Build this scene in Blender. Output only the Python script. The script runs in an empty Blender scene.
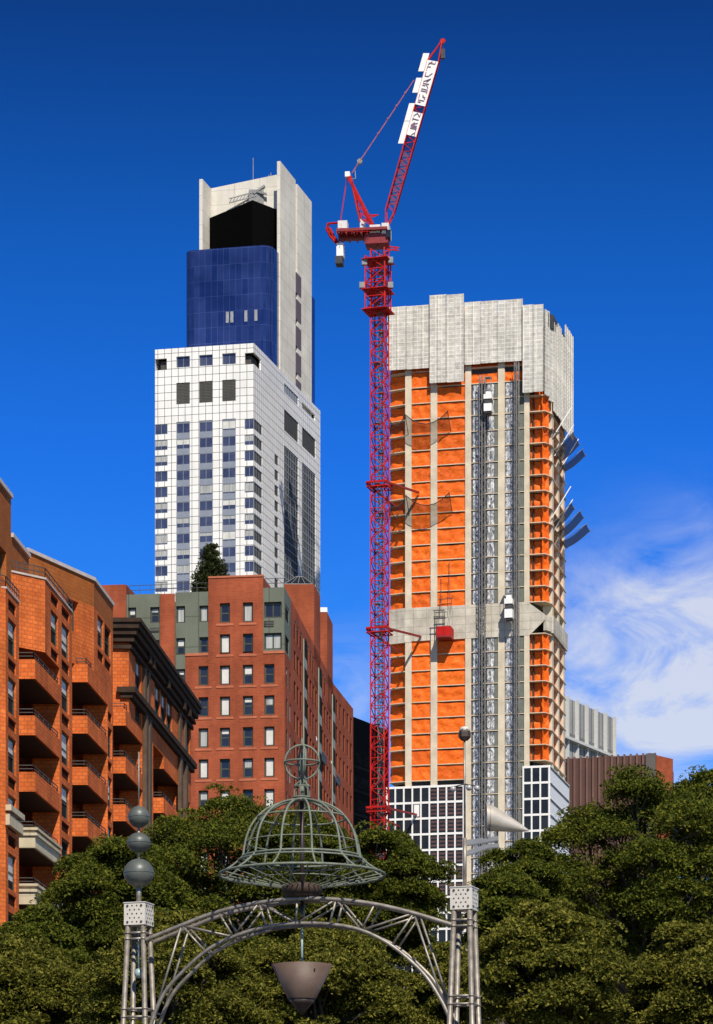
import bpy, math, random
import numpy as np
from math import sin, cos, pi, sqrt, radians
from mathutils import Vector

random.seed(7)
SC = bpy.context.scene
COL = SC.collection
FPX, CX, HY, EYE = 3000.0, 356.5, 1300.0, 1.7

# ------------------------------------------------------------------ helpers
def kx(px): return (px - CX) / FPX
def at(px, py, Y): return Vector((kx(px) * Y, Y, EYE + (HY - py) / FPX * Y))
def zz(py, Y): return EYE + (HY - py) / FPX * Y

class Face:
    """vertical plane: origin o (x, y), unit direction d along it, outward normal n"""
    def __init__(s, o, d):
        l = math.hypot(*d); s.o = o; s.d = (d[0]/l, d[1]/l); s.n = (s.d[1], -s.d[0])
    def a(s, px):
        k = kx(px); return (k*s.o[1] - s.o[0]) / (s.d[0] - k*s.d[1])
    def Y(s, px): return s.o[1] + s.a(px)*s.d[1]
    def z(s, px, py): return zz(py, s.Y(px))
    def pt(s, a, z, d=0.0):
        return (s.o[0]+s.d[0]*a+s.n[0]*d, s.o[1]+s.d[1]*a+s.n[1]*d, z)
    def xy(s, a, d=0.0): return s.pt(a, 0, d)[:2]

class MB:
    def __init__(s): s.v = []; s.f = []; s.m = []; s.sm = []
    def quad(s, a, b, c, d, m=0, smooth=False):
        i = len(s.v); s.v += [tuple(a), tuple(b), tuple(c), tuple(d)]; s.f.append((i, i+1, i+2, i+3)); s.m.append(m); s.sm.append(smooth)
    def tri(s, a, b, c, m=0):
        i = len(s.v); s.v += [tuple(a), tuple(b), tuple(c)]; s.f.append((i, i+1, i+2)); s.m.append(m); s.sm.append(False)
    def poly(s, pts, m=0):
        i = len(s.v); s.v += [tuple(p) for p in pts]; s.f.append(tuple(range(i, i+len(pts)))); s.m.append(m); s.sm.append(False)
    def prism(s, pts, z0, z1, m=0, top=True, bottom=True):
        """pts: xy polygon, outline wound so that the outside is on the right of each edge seen from above reversed as needed"""
        ar = sum(pts[i][0]*pts[(i+1) % len(pts)][1]-pts[(i+1) % len(pts)][0]*pts[i][1] for i in range(len(pts)))
        if ar < 0: pts = pts[::-1]
        n = len(pts)
        for i in range(n):
            p, q = pts[i], pts[(i+1) % n]
            s.quad((p[0], p[1], z0), (q[0], q[1], z0), (q[0], q[1], z1), (p[0], p[1], z1), m)
        if top: s.poly([(p[0], p[1], z1) for p in pts], m)
        if bottom: s.poly([(p[0], p[1], z0) for p in pts[::-1]], m)
    def fbox(s, F, a0, a1, z0, z1, d0, d1, m=0):
        s.prism([F.xy(a0, d0), F.xy(a1, d0), F.xy(a1, d1), F.xy(a0, d1)], z0, z1, m)
    def bar(s, p, q, r, n=6, m=0, r2=None, caps=True, smooth=None):
        p, q = Vector(p), Vector(q); ax = q - p
        if ax.length < 1e-6: return
        ax.normalize(); up = Vector((0, 0, 1)) if abs(ax.z) < .9 else Vector((1, 0, 0))
        u = ax.cross(up).normalized(); w = ax.cross(u); r2 = r if r2 is None else r2
        if smooth is None: smooth = n > 5
        ring = lambda c, rr: [c + (u*cos(2*pi*(i+.5)/n) + w*sin(2*pi*(i+.5)/n))*rr for i in range(n)]
        A, B = ring(p, r), ring(q, r2); i0 = len(s.v)
        s.v += [tuple(x) for x in A+B]
        for i in range(n):
            j = (i+1) % n; s.f.append((i0+i, i0+n+i, i0+n+j, i0+j)); s.m.append(m); s.sm.append(smooth)
        if caps:
            s.f.append(tuple(i0+i for i in range(n))); s.m.append(m); s.sm.append(False)
            s.f.append(tuple(i0+n+i for i in reversed(range(n)))); s.m.append(m); s.sm.append(False)
    def path(s, pts, r, n=8, m=0, closed=False):
        pts = [Vector(p) for p in pts]; N = len(pts); i0 = len(s.v)
        prev = None
        for i, p in enumerate(pts):
            if closed: t = pts[(i+1) % N] - pts[i-1]
            else: t = pts[min(i+1, N-1)] - pts[max(i-1, 0)]
            t.normalize()
            if prev is None:
                up = Vector((0, 0, 1)) if abs(t.z) < .9 else Vector((1, 0, 0)); u = t.cross(up).normalized()
            else:
                u = (prev - t*prev.dot(t)).normalized()
            prev = u; w = t.cross(u)
            s.v += [tuple(p + (u*cos(2*pi*k/n)+w*sin(2*pi*k/n))*r) for k in range(n)]
        for i in range(N if closed else N-1):
            j = (i+1) % N
            for k in range(n):
                l = (k+1) % n
                s.f.append((i0+i*n+k, i0+i*n+l, i0+j*n+l, i0+j*n+k)); s.m.append(m); s.sm.append(True)
    def ring(s, c, R, r, ex=(1, 0, 0), ey=(0, 1, 0), N=48, n=6, m=0):
        c, ex, ey = Vector(c), Vector(ex), Vector(ey)
        s.path([c + ex*R*cos(2*pi*i/N) + ey*R*sin(2*pi*i/N) for i in range(N)], r, n, m, True)
    def lathe(s, c, prof, N=32, m=0, smooth=True, cap=True):
        c = Vector(c); i0 = len(s.v)
        for (r, z) in prof:
            s.v += [(c.x+r*cos(2*pi*i/N), c.y+r*sin(2*pi*i/N), c.z+z) for i in range(N)]
        for k in range(len(prof)-1):
            for i in range(N):
                j = (i+1) % N
                s.f.append((i0+k*N+i, i0+k*N+j, i0+(k+1)*N+j, i0+(k+1)*N+i)); s.m.append(m); s.sm.append(smooth)
        if cap:
            s.f.append(tuple(i0+i for i in reversed(range(N)))); s.m.append(m); s.sm.append(False)
            k = len(prof)-1
            s.f.append(tuple(i0+k*N+i for i in range(N))); s.m.append(m); s.sm.append(False)
    def build(s, name, mats, parent=None, root=None, label=None):
        me = bpy.data.meshes.new(name)
        off = np.array(root.location if root is not None else (0, 0, 0))
        V = np.array(s.v, dtype=np.float64)
        me.from_pydata((V-off).tolist(), [], s.f)
        if not isinstance(mats, (list, tuple)): mats = [mats]
        for m in mats: me.materials.append(m)
        me.polygons.foreach_set('material_index', s.m)
        me.polygons.foreach_set('use_smooth', s.sm)
        uv = me.uv_layers.new(name='UVMap')
        nl = len(me.loops); vi = np.empty(nl, dtype=np.int32); me.loops.foreach_get('vertex_index', vi)
        nrm = np.empty(len(me.polygons)*3); me.polygons.foreach_get('normal', nrm); nrm = nrm.reshape(-1, 3)
        tot = np.empty(len(me.polygons), dtype=np.int32); me.polygons.foreach_get('loop_total', tot)
        N = np.repeat(nrm, tot, axis=0); P = V[vi]
        h = np.hypot(N[:, 0], N[:, 1]) + 1e-9
        u = (-N[:, 1]*P[:, 0] + N[:, 0]*P[:, 1])/h; flat = np.abs(N[:, 2]) > .7
        u = np.where(flat, P[:, 0], u); w = np.where(flat, P[:, 1], P[:, 2])
        uv.data.foreach_set('uv', np.stack([u, w], 1).astype(np.float32).ravel())
        o = bpy.data.objects.new(name, me); COL.objects.link(o)
        if parent is not None: o.parent = parent
        if label: o['label'] = label
        return o

def thing(name, label, cat, loc, group=None):
    o = bpy.data.objects.new(name, None); COL.objects.link(o); o.location = loc
    o.empty_display_size = .5
    o['label'] = label; o['category'] = cat
    if group: o['group'] = group
    bpy.context.view_layer.update()
    return o
def tag(o, label, cat, group=None):
    o['label'] = label; o['category'] = cat
    if group: o['group'] = group
    return o
def structure(o, kind='structure'):
    o['kind'] = kind; return o

def wall(mb, F, a0, a1, z0, z1, holes=(), rec=.25, d=0.0, m=0, mr=None):
    """a wall sheet with real openings and their reveals"""
    mr = m if mr is None else mr
    hs = [(max(h[0], a0), min(h[1], a1), max(h[2], z0), min(h[3], z1)) for h in holes]
    hs = [h for h in hs if h[1]-h[0] > .02 and h[3]-h[2] > .02]
    As = sorted({a0, a1, *[h[0] for h in hs], *[h[1] for h in hs]})
    Zs = sorted({z0, z1, *[h[2] for h in hs], *[h[3] for h in hs]})
    for zi in range(len(Zs)-1):
        zc = (Zs[zi]+Zs[zi+1])/2; row = [h for h in hs if h[2] < zc < h[3]]
        st = None
        for ai in range(len(As)):
            solid = False
            if ai < len(As)-1:
                ac = (As[ai]+As[ai+1])/2
                solid = not any(h[0] < ac < h[1] for h in row)
            if solid and st is None: st = As[ai]
            if not solid and st is not None:
                e = As[ai]
                mb.quad(F.pt(st, Zs[zi], d), F.pt(e, Zs[zi], d), F.pt(e, Zs[zi+1], d), F.pt(st, Zs[zi+1], d), m); st = None
    for h in hs:
        b = d-rec
        if h[0] > a0+.01: mb.quad(F.pt(h[0], h[2], d), F.pt(h[0], h[3], d), F.pt(h[0], h[3], b), F.pt(h[0], h[2], b), mr)
        if h[1] < a1-.01: mb.quad(F.pt(h[1], h[2], b), F.pt(h[1], h[3], b), F.pt(h[1], h[3], d), F.pt(h[1], h[2], d), mr)
        mb.quad(F.pt(h[0], h[2], b), F.pt(h[1], h[2], b), F.pt(h[1], h[2], d), F.pt(h[0], h[2], d), mr)
        mb.quad(F.pt(h[0], h[3], d), F.pt(h[1], h[3], d), F.pt(h[1], h[3], b), F.pt(h[0], h[3], b), mr)

def window(parent, root, F, a0, a1, z0, z1, fm, gm, d=-.25, fw=.08, nv=0, nh=0, blind=0.0, bm=None, th=.07):
    """frame mesh (part) with its pane (sub-part)"""
    mb = MB()
    mb.fbox(F, a0, a0+fw, z0, z1, d, d+th); mb.fbox(F, a1-fw, a1, z0, z1, d, d+th)
    mb.fbox(F, a0+fw, a1-fw, z0, z0+fw, d, d+th); mb.fbox(F, a0+fw, a1-fw, z1-fw, z1, d, d+th)
    for i in range(nv):
        a = a0+(a1-a0)*(i+1)/(nv+1); mb.fbox(F, a-fw*.4, a+fw*.4, z0+fw, z1-fw, d, d+th*.8)
    for i in range(nh):
        z = z0+(z1-z0)*(i+1)/(nh+1); mb.fbox(F, a0+fw, a1-fw, z-fw*.4, z+fw*.4, d, d+th*.7)
    w = mb.build('window', fm, parent, root)
    p = MB(); dd = d+.02; zb = z1-(z1-z0)*blind
    if blind < .98: p.quad(F.pt(a0, z0, dd), F.pt(a1, z0, dd), F.pt(a1, zb, dd), F.pt(a0, zb, dd), 0)
    if blind > .02: p.quad(F.pt(a0, zb, dd), F.pt(a1, zb, dd), F.pt(a1, z1, dd), F.pt(a0, z1, dd), 1)
    p.build('pane', [gm, bm or gm], w, root)
    return w

# ------------------------------------------------------------------ materials
def new_mat(name):
    m = bpy.data.materials.new(name); m.use_nodes = True
    nt = m.node_tree; return m, nt, nt.nodes['Principled BSDF']
def N(nt, t, **kw):
    n = nt.nodes.new(t)
    for k, v in kw.items(): setattr(n, k, v)
    return n
def mathn(nt, op, a, b=None):
    n = N(nt, 'ShaderNodeMath', operation=op)
    for i, x in enumerate((a, b)):
        if x is None: continue
        if hasattr(x, 'links') or hasattr(x, 'is_linked'): nt.links.new(x, n.inputs[i])
        else: n.inputs[i].default_value = x
    return n.outputs[0]
def rgba(c): return (c[0], c[1], c[2], 1)
def ramp(nt, fac, stops):
    r = N(nt, 'ShaderNodeValToRGB'); e = r.color_ramp.elements
    e[0].position, e[0].color = stops[0][0], rgba(stops[0][1]); e[1].position, e[1].color = stops[-1][0], rgba(stops[-1][1])
    for p, c in stops[1:-1]:
        x = e.new(p); x.color = rgba(c)
    nt.links.new(fac, r.inputs[0]); return r.outputs[0]
def mulcol(nt, a, b, f=1.0):
    n = N(nt, 'ShaderNodeMix', data_type='RGBA', blend_type='MULTIPLY'); n.inputs[0].default_value = f
    nt.links.new(a, n.inputs[6]); nt.links.new(b, n.inputs[7]); return n.outputs[2]
def noise(nt, vec, scale, detail=4, rough=.6, dist=0):
    n = N(nt, 'ShaderNodeTexNoise'); n.inputs['Scale'].default_value = scale; n.inputs['Detail'].default_value = detail
    n.inputs['Roughness'].default_value = rough; n.inputs['Distortion'].default_value = dist
    if vec is not None: nt.links.new(vec, n.inputs['Vector'])
    return n.outputs['Fac']
def objvec(nt): return N(nt, 'ShaderNodeTexCoord').outputs['Object']
def uvvec(nt): return N(nt, 'ShaderNodeTexCoord').outputs['UV']
def scaled(nt, v, s):
    m = N(nt, 'ShaderNodeMapping'); m.inputs['Scale'].default_value = s; nt.links.new(v, m.inputs['Vector']); return m.outputs[0]
def bump(nt, b, h, strength, dist):
    n = N(nt, 'ShaderNodeBump'); n.inputs['Strength'].default_value = strength; n.inputs['Distance'].default_value = dist
    nt.links.new(h, n.inputs['Height']); nt.links.new(n.outputs[0], b.inputs['Normal'])

def plain(name, c, rough=.6, metal=0.0, var=.25, scale=1.5, ior=1.5, spec=.5, stretch=None, bmp=0):
    m, nt, b = new_mat(name)
    v = objvec(nt)
    if stretch: v = scaled(nt, v, stretch)
    f = noise(nt, v, scale, 5)
    lo = tuple(x*(1-var) for x in c); hi = tuple(min(1, x*(1+var*.7)) for x in c)
    nt.links.new(ramp(nt, f, [(.3, lo), (.7, hi)]), b.inputs['Base Color'])
    b.inputs['Roughness'].default_value = rough; b.inputs['Metallic'].default_value = metal
    b.inputs['IOR'].default_value = ior; b.inputs['Specular IOR Level'].default_value = spec
    if bmp: bump(nt, b, f, .6, bmp)
    return m
def bricks(name, c1, c2, mortar, w, h, ms, rough=.85, offset=.5, var=.3, vscale=.25, bmp=.01, squash=1.0, spec=.25, mix=0.0):
    m, nt, b = new_mat(name); v = uvvec(nt)
    t = N(nt, 'ShaderNodeTexBrick'); t.offset = offset; t.squash = squash
    nt.links.new(v, t.inputs['Vector'])
    t.inputs['Color1'].default_value = rgba(c1); t.inputs['Color2'].default_value = rgba(c2); t.inputs['Mortar'].default_value = rgba(mortar)
    t.inputs['Scale'].default_value = 1; t.inputs['Mortar Size'].default_value = ms; t.inputs['Mortar Smooth'].default_value = .2
    t.inputs['Brick Width'].default_value = w; t.inputs['Row Height'].default_value = h; t.inputs['Bias'].default_value = mix
    f = noise(nt, v, vscale, 6, .65)
    f2 = noise(nt, scaled(nt, v, (1.2, .12, 1)), .8, 4)          # weather streaks that run down the wall
    c = mulcol(nt, t.outputs['Color'], ramp(nt, f, [(.3, (1-var,)*3), (.7, (1+var*.3,)*3)]))
    c = mulcol(nt, c, ramp(nt, f2, [(.35, (1-var*.6,)*3), (.65, (1, 1, 1))]))
    nt.links.new(c, b.inputs['Base Color']); b.inputs['Roughness'].default_value = rough
    b.inputs['Specular IOR Level'].default_value = spec
    if bmp: bump(nt, b, t.outputs['Fac'], -.5, bmp)
    return m
def glass(name, c, ior=2.2, rough=.04, wob=.02, spec_tint=None, coat=0):
    m, nt, b = new_mat(name)
    f = noise(nt, objvec(nt), .35, 2)
    nt.links.new(ramp(nt, f, [(.35, tuple(x*.7 for x in c)), (.65, tuple(x*1.3 for x in c))]), b.inputs['Base Color'])
    b.inputs['Roughness'].default_value = rough; b.inputs['IOR'].default_value = ior
    if spec_tint: b.inputs['Specular Tint'].default_value = rgba(spec_tint)
    if wob: bump(nt, b, noise(nt, objvec(nt), .6, 1), .15, wob)
    return m

M = {}
M['white_panel'] = bricks('white_panel', (.86, .84, .78), (.80, .78, .73), (.11, .11, .105), 1.42, 1.575, .062, .5, 0.0, .10, .06, 0, spec=.4)
M['white_plain'] = plain('white_plain', (.80, .79, .75), .5, var=.08, scale=.3)
M['pale_concrete'] = bricks('pale_concrete', (.76, .71, .61), (.69, .65, .56), (.46, .43, .37), 5.5, 3.0, .05, .85, 0.0, .22, .12, 0)
M['tower_concrete'] = plain('tower_concrete', (.60, .515, .38), .85, var=.22, scale=.35)
M['slab_concrete'] = plain('slab_concrete', (.60, .49, .34), .85, var=.2, scale=.6)
M['band_concrete'] = bricks('band_concrete', (.66, .60, .49), (.58, .53, .43), (.42, .38, .31), 2.6, 1.6, .06, .9, 0, .35, .3, .01)
M['dark_core'] = plain('dark_core', (.06, .055, .05), .9)
M['window_frame'] = plain('window_frame', (.07, .075, .06), .7, var=.15, spec=.08)
M['grey_frame'] = plain('grey_frame', (.22, .24, .26), .5, var=.1)
M['glass_blue'] = glass('glass_blue', (.05, .055, .085), 1.7)
M['glass_dark'] = glass('glass_dark', (.02, .021, .022), 1.5)
M['glass_side'] = plain('glass_side', (.030, .031, .028), .8, var=.5, scale=.6, spec=0)
M['glass_strip'] = plain('glass_strip', (.085, .088, .088), .7, var=.4, scale=.3, spec=.05)
M['glass_black'] = glass('glass_black', (.016, .018, .02), 1.33, .25)
M['glass_grey'] = glass('glass_grey', (.05, .055, .055), 1.6, .12)
M['blind'] = plain('blind', (.60, .59, .54), .5, var=.15, scale=.8, spec=.1)
M['grey_blind'] = plain('grey_blind', (.28, .29, .30), .5, var=.3, scale=1.5, spec=.2)
M['curtain'] = plain('curtain', (.40, .40, .37), .4, var=.4, scale=2.5, stretch=(2, 2, .1))
M['spandrel_grey'] = plain('spandrel_grey', (.23, .25, .29), .35, var=.1)
M['louver'] = bricks('louver', (.10, .095, .08), (.08, .075, .065), (.03, .03, .028), 6, .3, .06, .6, 0, .2, .3, 0)
M['stair_glass'] = plain('stair_glass', (.13, .105, .12), .6, var=.2, spec=.05)
M['black_metal'] = plain('black_metal', (.004, .004, .004), .9, var=.15, spec=0)

def blue_glass():
    m, nt, b = new_mat('blue_curtain_glass'); v = uvvec(nt)
    t = N(nt, 'ShaderNodeTexBrick'); t.offset = 0; nt.links.new(v, t.inputs['Vector'])
    for k, x in (('Color1', (.022, .034, .095)), ('Color2', (.010, .019, .062)), ('Mortar', (.05, .072, .17))): t.inputs[k].default_value = rgba(x)
    t.inputs['Scale'].default_value = 1; t.inputs['Mortar Size'].default_value = .05; t.inputs['Brick Width'].default_value = 1.3; t.inputs['Row Height'].default_value = 3.2; t.inputs['Mortar Smooth'].default_value = .6
    f = noise(nt, scaled(nt, v, (.08, .12, 1)), 1, 3)
    c = mulcol(nt, t.outputs['Color'], ramp(nt, f, [(.35, (.6, .6, .6)), (.65, (1.25, 1.25, 1.25))]))
    nt.links.new(c, b.inputs['Base Color']); b.inputs['Roughness'].default_value = .08; b.inputs['IOR'].default_value = 2.0
    b.inputs['Specular Tint'].default_value = (.55, .62, 1, 1)
    bump(nt, b, noise(nt, scaled(nt, v, (.5, .3, 1)), 1, 2), .25, .06)
    return m
M['blue_glass'] = blue_glass()

def netting():
    m, nt, b = new_mat('orange_netting'); v = uvvec(nt)
    f = noise(nt, scaled(nt, v, (.10, .95, 1)), 1.0, 3, .5, .5)
    f2 = noise(nt, v, .12, 3)
    c = ramp(nt, f, [(.25, (.74, .105, .006)), (.5, (.93, .16, .008)), (.75, (.98, .235, .018))])
    c = mulcol(nt, c, ramp(nt, f2, [(.3, (.75, .72, .7)), (.65, (1, 1, 1))]))
    nt.links.new(c, b.inputs['Base Color']); b.inputs['Roughness'].default_value = .65; b.inputs['Specular IOR Level'].default_value = .25
    oi = N(nt, 'ShaderNodeObjectInfo')
    c = mulcol(nt, c, ramp(nt, oi.outputs['Random'], [(0, (.76, .72, .70)), (.3, (.92, .90, .88)), (1, (1, 1, 1))]))
    nt.links.new(c, b.inputs['Base Color'])
    bump(nt, b, f, .8, .22)
    return m
M['netting'] = netting()

def shroud():
    m, nt, b = new_mat('perforated_screen'); v = uvvec(nt)
    t = N(nt, 'ShaderNodeTexBrick'); t.offset = 0; nt.links.new(v, t.inputs['Vector'])
    for k, x in (('Color1', (.50, .485, .45)), ('Color2', (.63, .61, .57)), ('Mortar', (.74, .72, .67))): t.inputs[k].default_value = rgba(x)
    t.inputs['Scale'].default_value = 1; t.inputs['Mortar Size'].default_value = .09; t.inputs['Brick Width'].default_value = 1.25; t.inputs['Row Height'].default_value = .78
    f = noise(nt, scaled(nt, v, (.5, .12, 1)), .9, 6, .7); f2 = noise(nt, v, 1.1, 5, .7)
    c = mulcol(nt, t.outputs['Color'], ramp(nt, f, [(.3, (.72, .72, .70)), (.7, (1.15, 1.13, 1.1))]))
    c = mulcol(nt, c, ramp(nt, f2, [(.3, (.75, .74, .72)), (.65, (1.1, 1.1, 1.08))]))
    nt.links.new(c, b.inputs['Base Color']); b.inputs['Roughness'].default_value = .7
    bump(nt, b, t.outputs['Fac'], .5, .08)
    return m
M['shroud'] = shroud()

def mottled():
    m, nt, b = new_mat('painted_reflection_glass'); v = uvvec(nt)
    f = noise(nt, scaled(nt, v, (1.6, .9, 1)), 1.1, 5, .75, .8)
    c = ramp(nt, f, [(.36, (.05, .05, .055)), (.5, (.33, .33, .33)), (.6, (.78, .77, .75))])  # mottled reflections of the glass painted into its base colour
    nt.links.new(c, b.inputs['Base Color']); b.inputs['Roughness'].default_value = .3
    return m
M['painted_reflection_glass'] = mottled()
M['green_sheet'] = plain('green_sheet', (.13, .145, .115), .7, var=.2)
M['red_steel'] = plain('red_steel', (.44, .014, .012), .55, var=.35, scale=.7, spec=.1)
M['dark_red'] = plain('dark_red', (.22, .012, .014), .5, var=.3)
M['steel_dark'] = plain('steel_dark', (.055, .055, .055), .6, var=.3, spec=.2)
M['mast_grey'] = plain('mast_grey', (.15, .145, .135), .6, var=.3)
M['steel_grey'] = plain('steel_grey', (.22, .22, .21), .5, var=.3)
M['white_board'] = plain('white_board', (.78, .76, .71), .5, var=.06)
M['dull_white'] = plain('dull_white', (.62, .60, .56), .6, var=.15)
M['ink'] = plain('ink', (.20, .10, .16), .6, var=.3)
M['mid_mauve'] = plain('mid_mauve', (.13, .07, .13), .6, var=.3)

M['orange_brick'] = bricks('orange_brick', (.68, .140, .028), (.82, .20, .044), (.44, .12, .045), .36, .21, .022, .85, .5, .40, .35, .012, spec=.1)
M['brown_brick'] = bricks('brown_brick', (.36, .105, .025), (.42, .13, .032), (.30, .10, .03), .36, .21, .022, .85, .5, .25, .3, .012, spec=.1)
M['red_brick'] = bricks('red_brick', (.42, .092, .036), (.34, .070, .028), (.36, .12, .065), .42, .15, .02, .88, .5, .38, .22, .01, spec=.1)
M['pale_brick'] = bricks('pale_brick', (.50, .145, .07), (.45, .12, .055), (.46, .18, .10), .42, .15, .02, .88, .5, .2, .3, .01)
M['grey_green'] = bricks('grey_green', (.145, .16, .115), (.16, .175, .13), (.085, .095, .07), 3.4, 2.9, .05, .7, 0, .22, .25, 0)
M['pale_stone'] = bricks('pale_stone', (.62, .53, .36), (.56, .47, .32), (.40, .33, .23), 1.2, .5, .02, .8, .5, .2, .5, .01)
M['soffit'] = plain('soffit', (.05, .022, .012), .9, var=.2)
M['bronze'] = plain('bronze', (.050, .032, .022), .9, var=.3, spec=.08)
M['bronze_green'] = plain('bronze_green', (.11, .075, .05), .85, var=.3, spec=.1)
M['coping'] = plain('coping', (.50, .44, .40), .7, var=.15)
M['rail'] = plain('rail', (.075, .072, .068), .7, var=.2, spec=.15)
M['dark_panel'] = plain('dark_panel', (.05, .018, .012), .9, spec=0)

M['steel_brush'] = plain('brushed_steel', (.30, .265, .22), .52, .55, var=.4, scale=7)
M['box_metal'] = plain('box_metal', (.60, .55, .47), .5, .0, var=.1, scale=4)
M['verdigris'] = plain('verdigris', (.155, .175, .130), .65, 0, var=.35, scale=8)
M['ball_grey'] = plain('ball_grey', (.095, .105, .092), .42, 0, var=.35, scale=3, spec=.45)
M['ball_pale'] = plain('ball_pale', (.30, .40, .38), .4, .1, var=.15, scale=3)
M['rust'] = plain('rust', (.055, .032, .022), .8, .1, var=.4, scale=8)
M['bowl_brown'] = plain('bowl_brown', (.115, .075, .055), .6, .1, var=.25, scale=3)
M['bowl_dark'] = plain('bowl_dark', (.05, .035, .028), .5, .4, var=.3, scale=3)
M['horn_metal'] = plain('horn_metal', (.58, .52, .43), .42, .35, var=.22, scale=2.5)
M['vane'] = plain('vane', (.22, .22, .215), .4, .2, var=.2)
M['chrome'] = plain('lamp_metal', (.42, .41, .39), .3, .2, var=.1)

def catchnet():
    m, nt, b = new_mat('dark_mesh_net')
    b.inputs['Base Color'].default_value = (.02, .02, .026, 1); b.inputs['Roughness'].default_value = .9
    tr = N(nt, 'ShaderNodeBsdfTransparent'); mx = N(nt, 'ShaderNodeMixShader')
    f = noise(nt, objvec(nt), 1.2, 3)
    nt.links.new(mathn(nt, 'ADD', mathn(nt, 'MULTIPLY', f, .5), .25), mx.inputs[0])
    nt.links.new(tr.outputs[0], mx.inputs[1]); nt.links.new(b.outputs[0], mx.inputs[2])
    nt.links.new(mx.outputs[0], nt.nodes['Material Output'].inputs[0]); return m
M['catch_net'] = catchnet()
def greymesh():
    m, nt, b = new_mat('grey_mesh_net'); v = objvec(nt)
    f = noise(nt, v, .9, 4)
    nt.links.new(ramp(nt, f, [(.3, (.05, .056, .068)), (.7, (.12, .13, .15))]), b.inputs['Base Color']); b.inputs['Roughness'].default_value = .9; b.inputs['Specular IOR Level'].default_value = .1
    tr = N(nt, 'ShaderNodeBsdfTransparent'); mx = N(nt, 'ShaderNodeMixShader')
    nt.links.new(mathn(nt, 'ADD', mathn(nt, 'MULTIPLY', f, .3), .70), mx.inputs[0])
    nt.links.new(tr.outputs[0], mx.inputs[1]); nt.links.new(b.outputs[0], mx.inputs[2])
    nt.links.new(mx.outputs[0], nt.nodes['Material Output'].inputs[0]); return m
M['grey_mesh'] = greymesh()
M['tarp'] = plain('tarp', (.075, .082, .095), .8, var=.4, scale=.8, spec=.2)

def leaf(name, c1, c2, c3, tr=.35):
    m, nt, b = new_mat(name)
    g = N(nt, 'ShaderNodeNewGeometry'); f = g.outputs['Random Per Island']
    f2 = noise(nt, objvec(nt), .45, 3)
    c = ramp(nt, mathn(nt, 'ADD', mathn(nt, 'MULTIPLY', f, .6), mathn(nt, 'MULTIPLY', f2, .4)), [(.2, c1), (.5, c2), (.8, c3)])
    nt.links.new(c, b.inputs['Base Color']); b.inputs['Roughness'].default_value = .7; b.inputs['Specular IOR Level'].default_value = .12
    t = N(nt, 'ShaderNodeBsdfTranslucent'); nt.links.new(c, t.inputs['Color'])
    mx = N(nt, 'ShaderNodeMixShader'); mx.inputs[0].default_value = tr
    nt.links.new(b.outputs[0], mx.inputs[1]); nt.links.new(t.outputs[0], mx.inputs[2])
    nt.links.new(mx.outputs[0], nt.nodes['Material Output'].inputs[0]); return m
M['leaf_green'] = leaf('leaf_green', (.026, .040, .005), (.075, .092, .009), (.165, .165, .016))
M['leaf_olive'] = leaf('leaf_olive', (.034, .043, .006), (.105, .108, .012), (.255, .230, .036))
M['needle'] = leaf('needle', (.014, .020, .006), (.030, .040, .010), (.055, .060, .016), .15)
M['bark'] = plain('bark', (.075, .055, .038), .9, var=.4, scale=3, stretch=(3, 3, .5), bmp=.03)
M['paving'] = bricks('paving', (.11, .10, .09), (.13, .12, .105), (.07, .065, .06), 1.2, .6, .02, .9, .5, .25, .1, 0)

# ------------------------------------------------------------------ ground
mb = MB(); mb.quad((-4000, -4000, 0), (4000, -4000, 0), (4000, 6000, 0), (-4000, 6000, 0))
structure(mb.build('ground', M['paving']))

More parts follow.
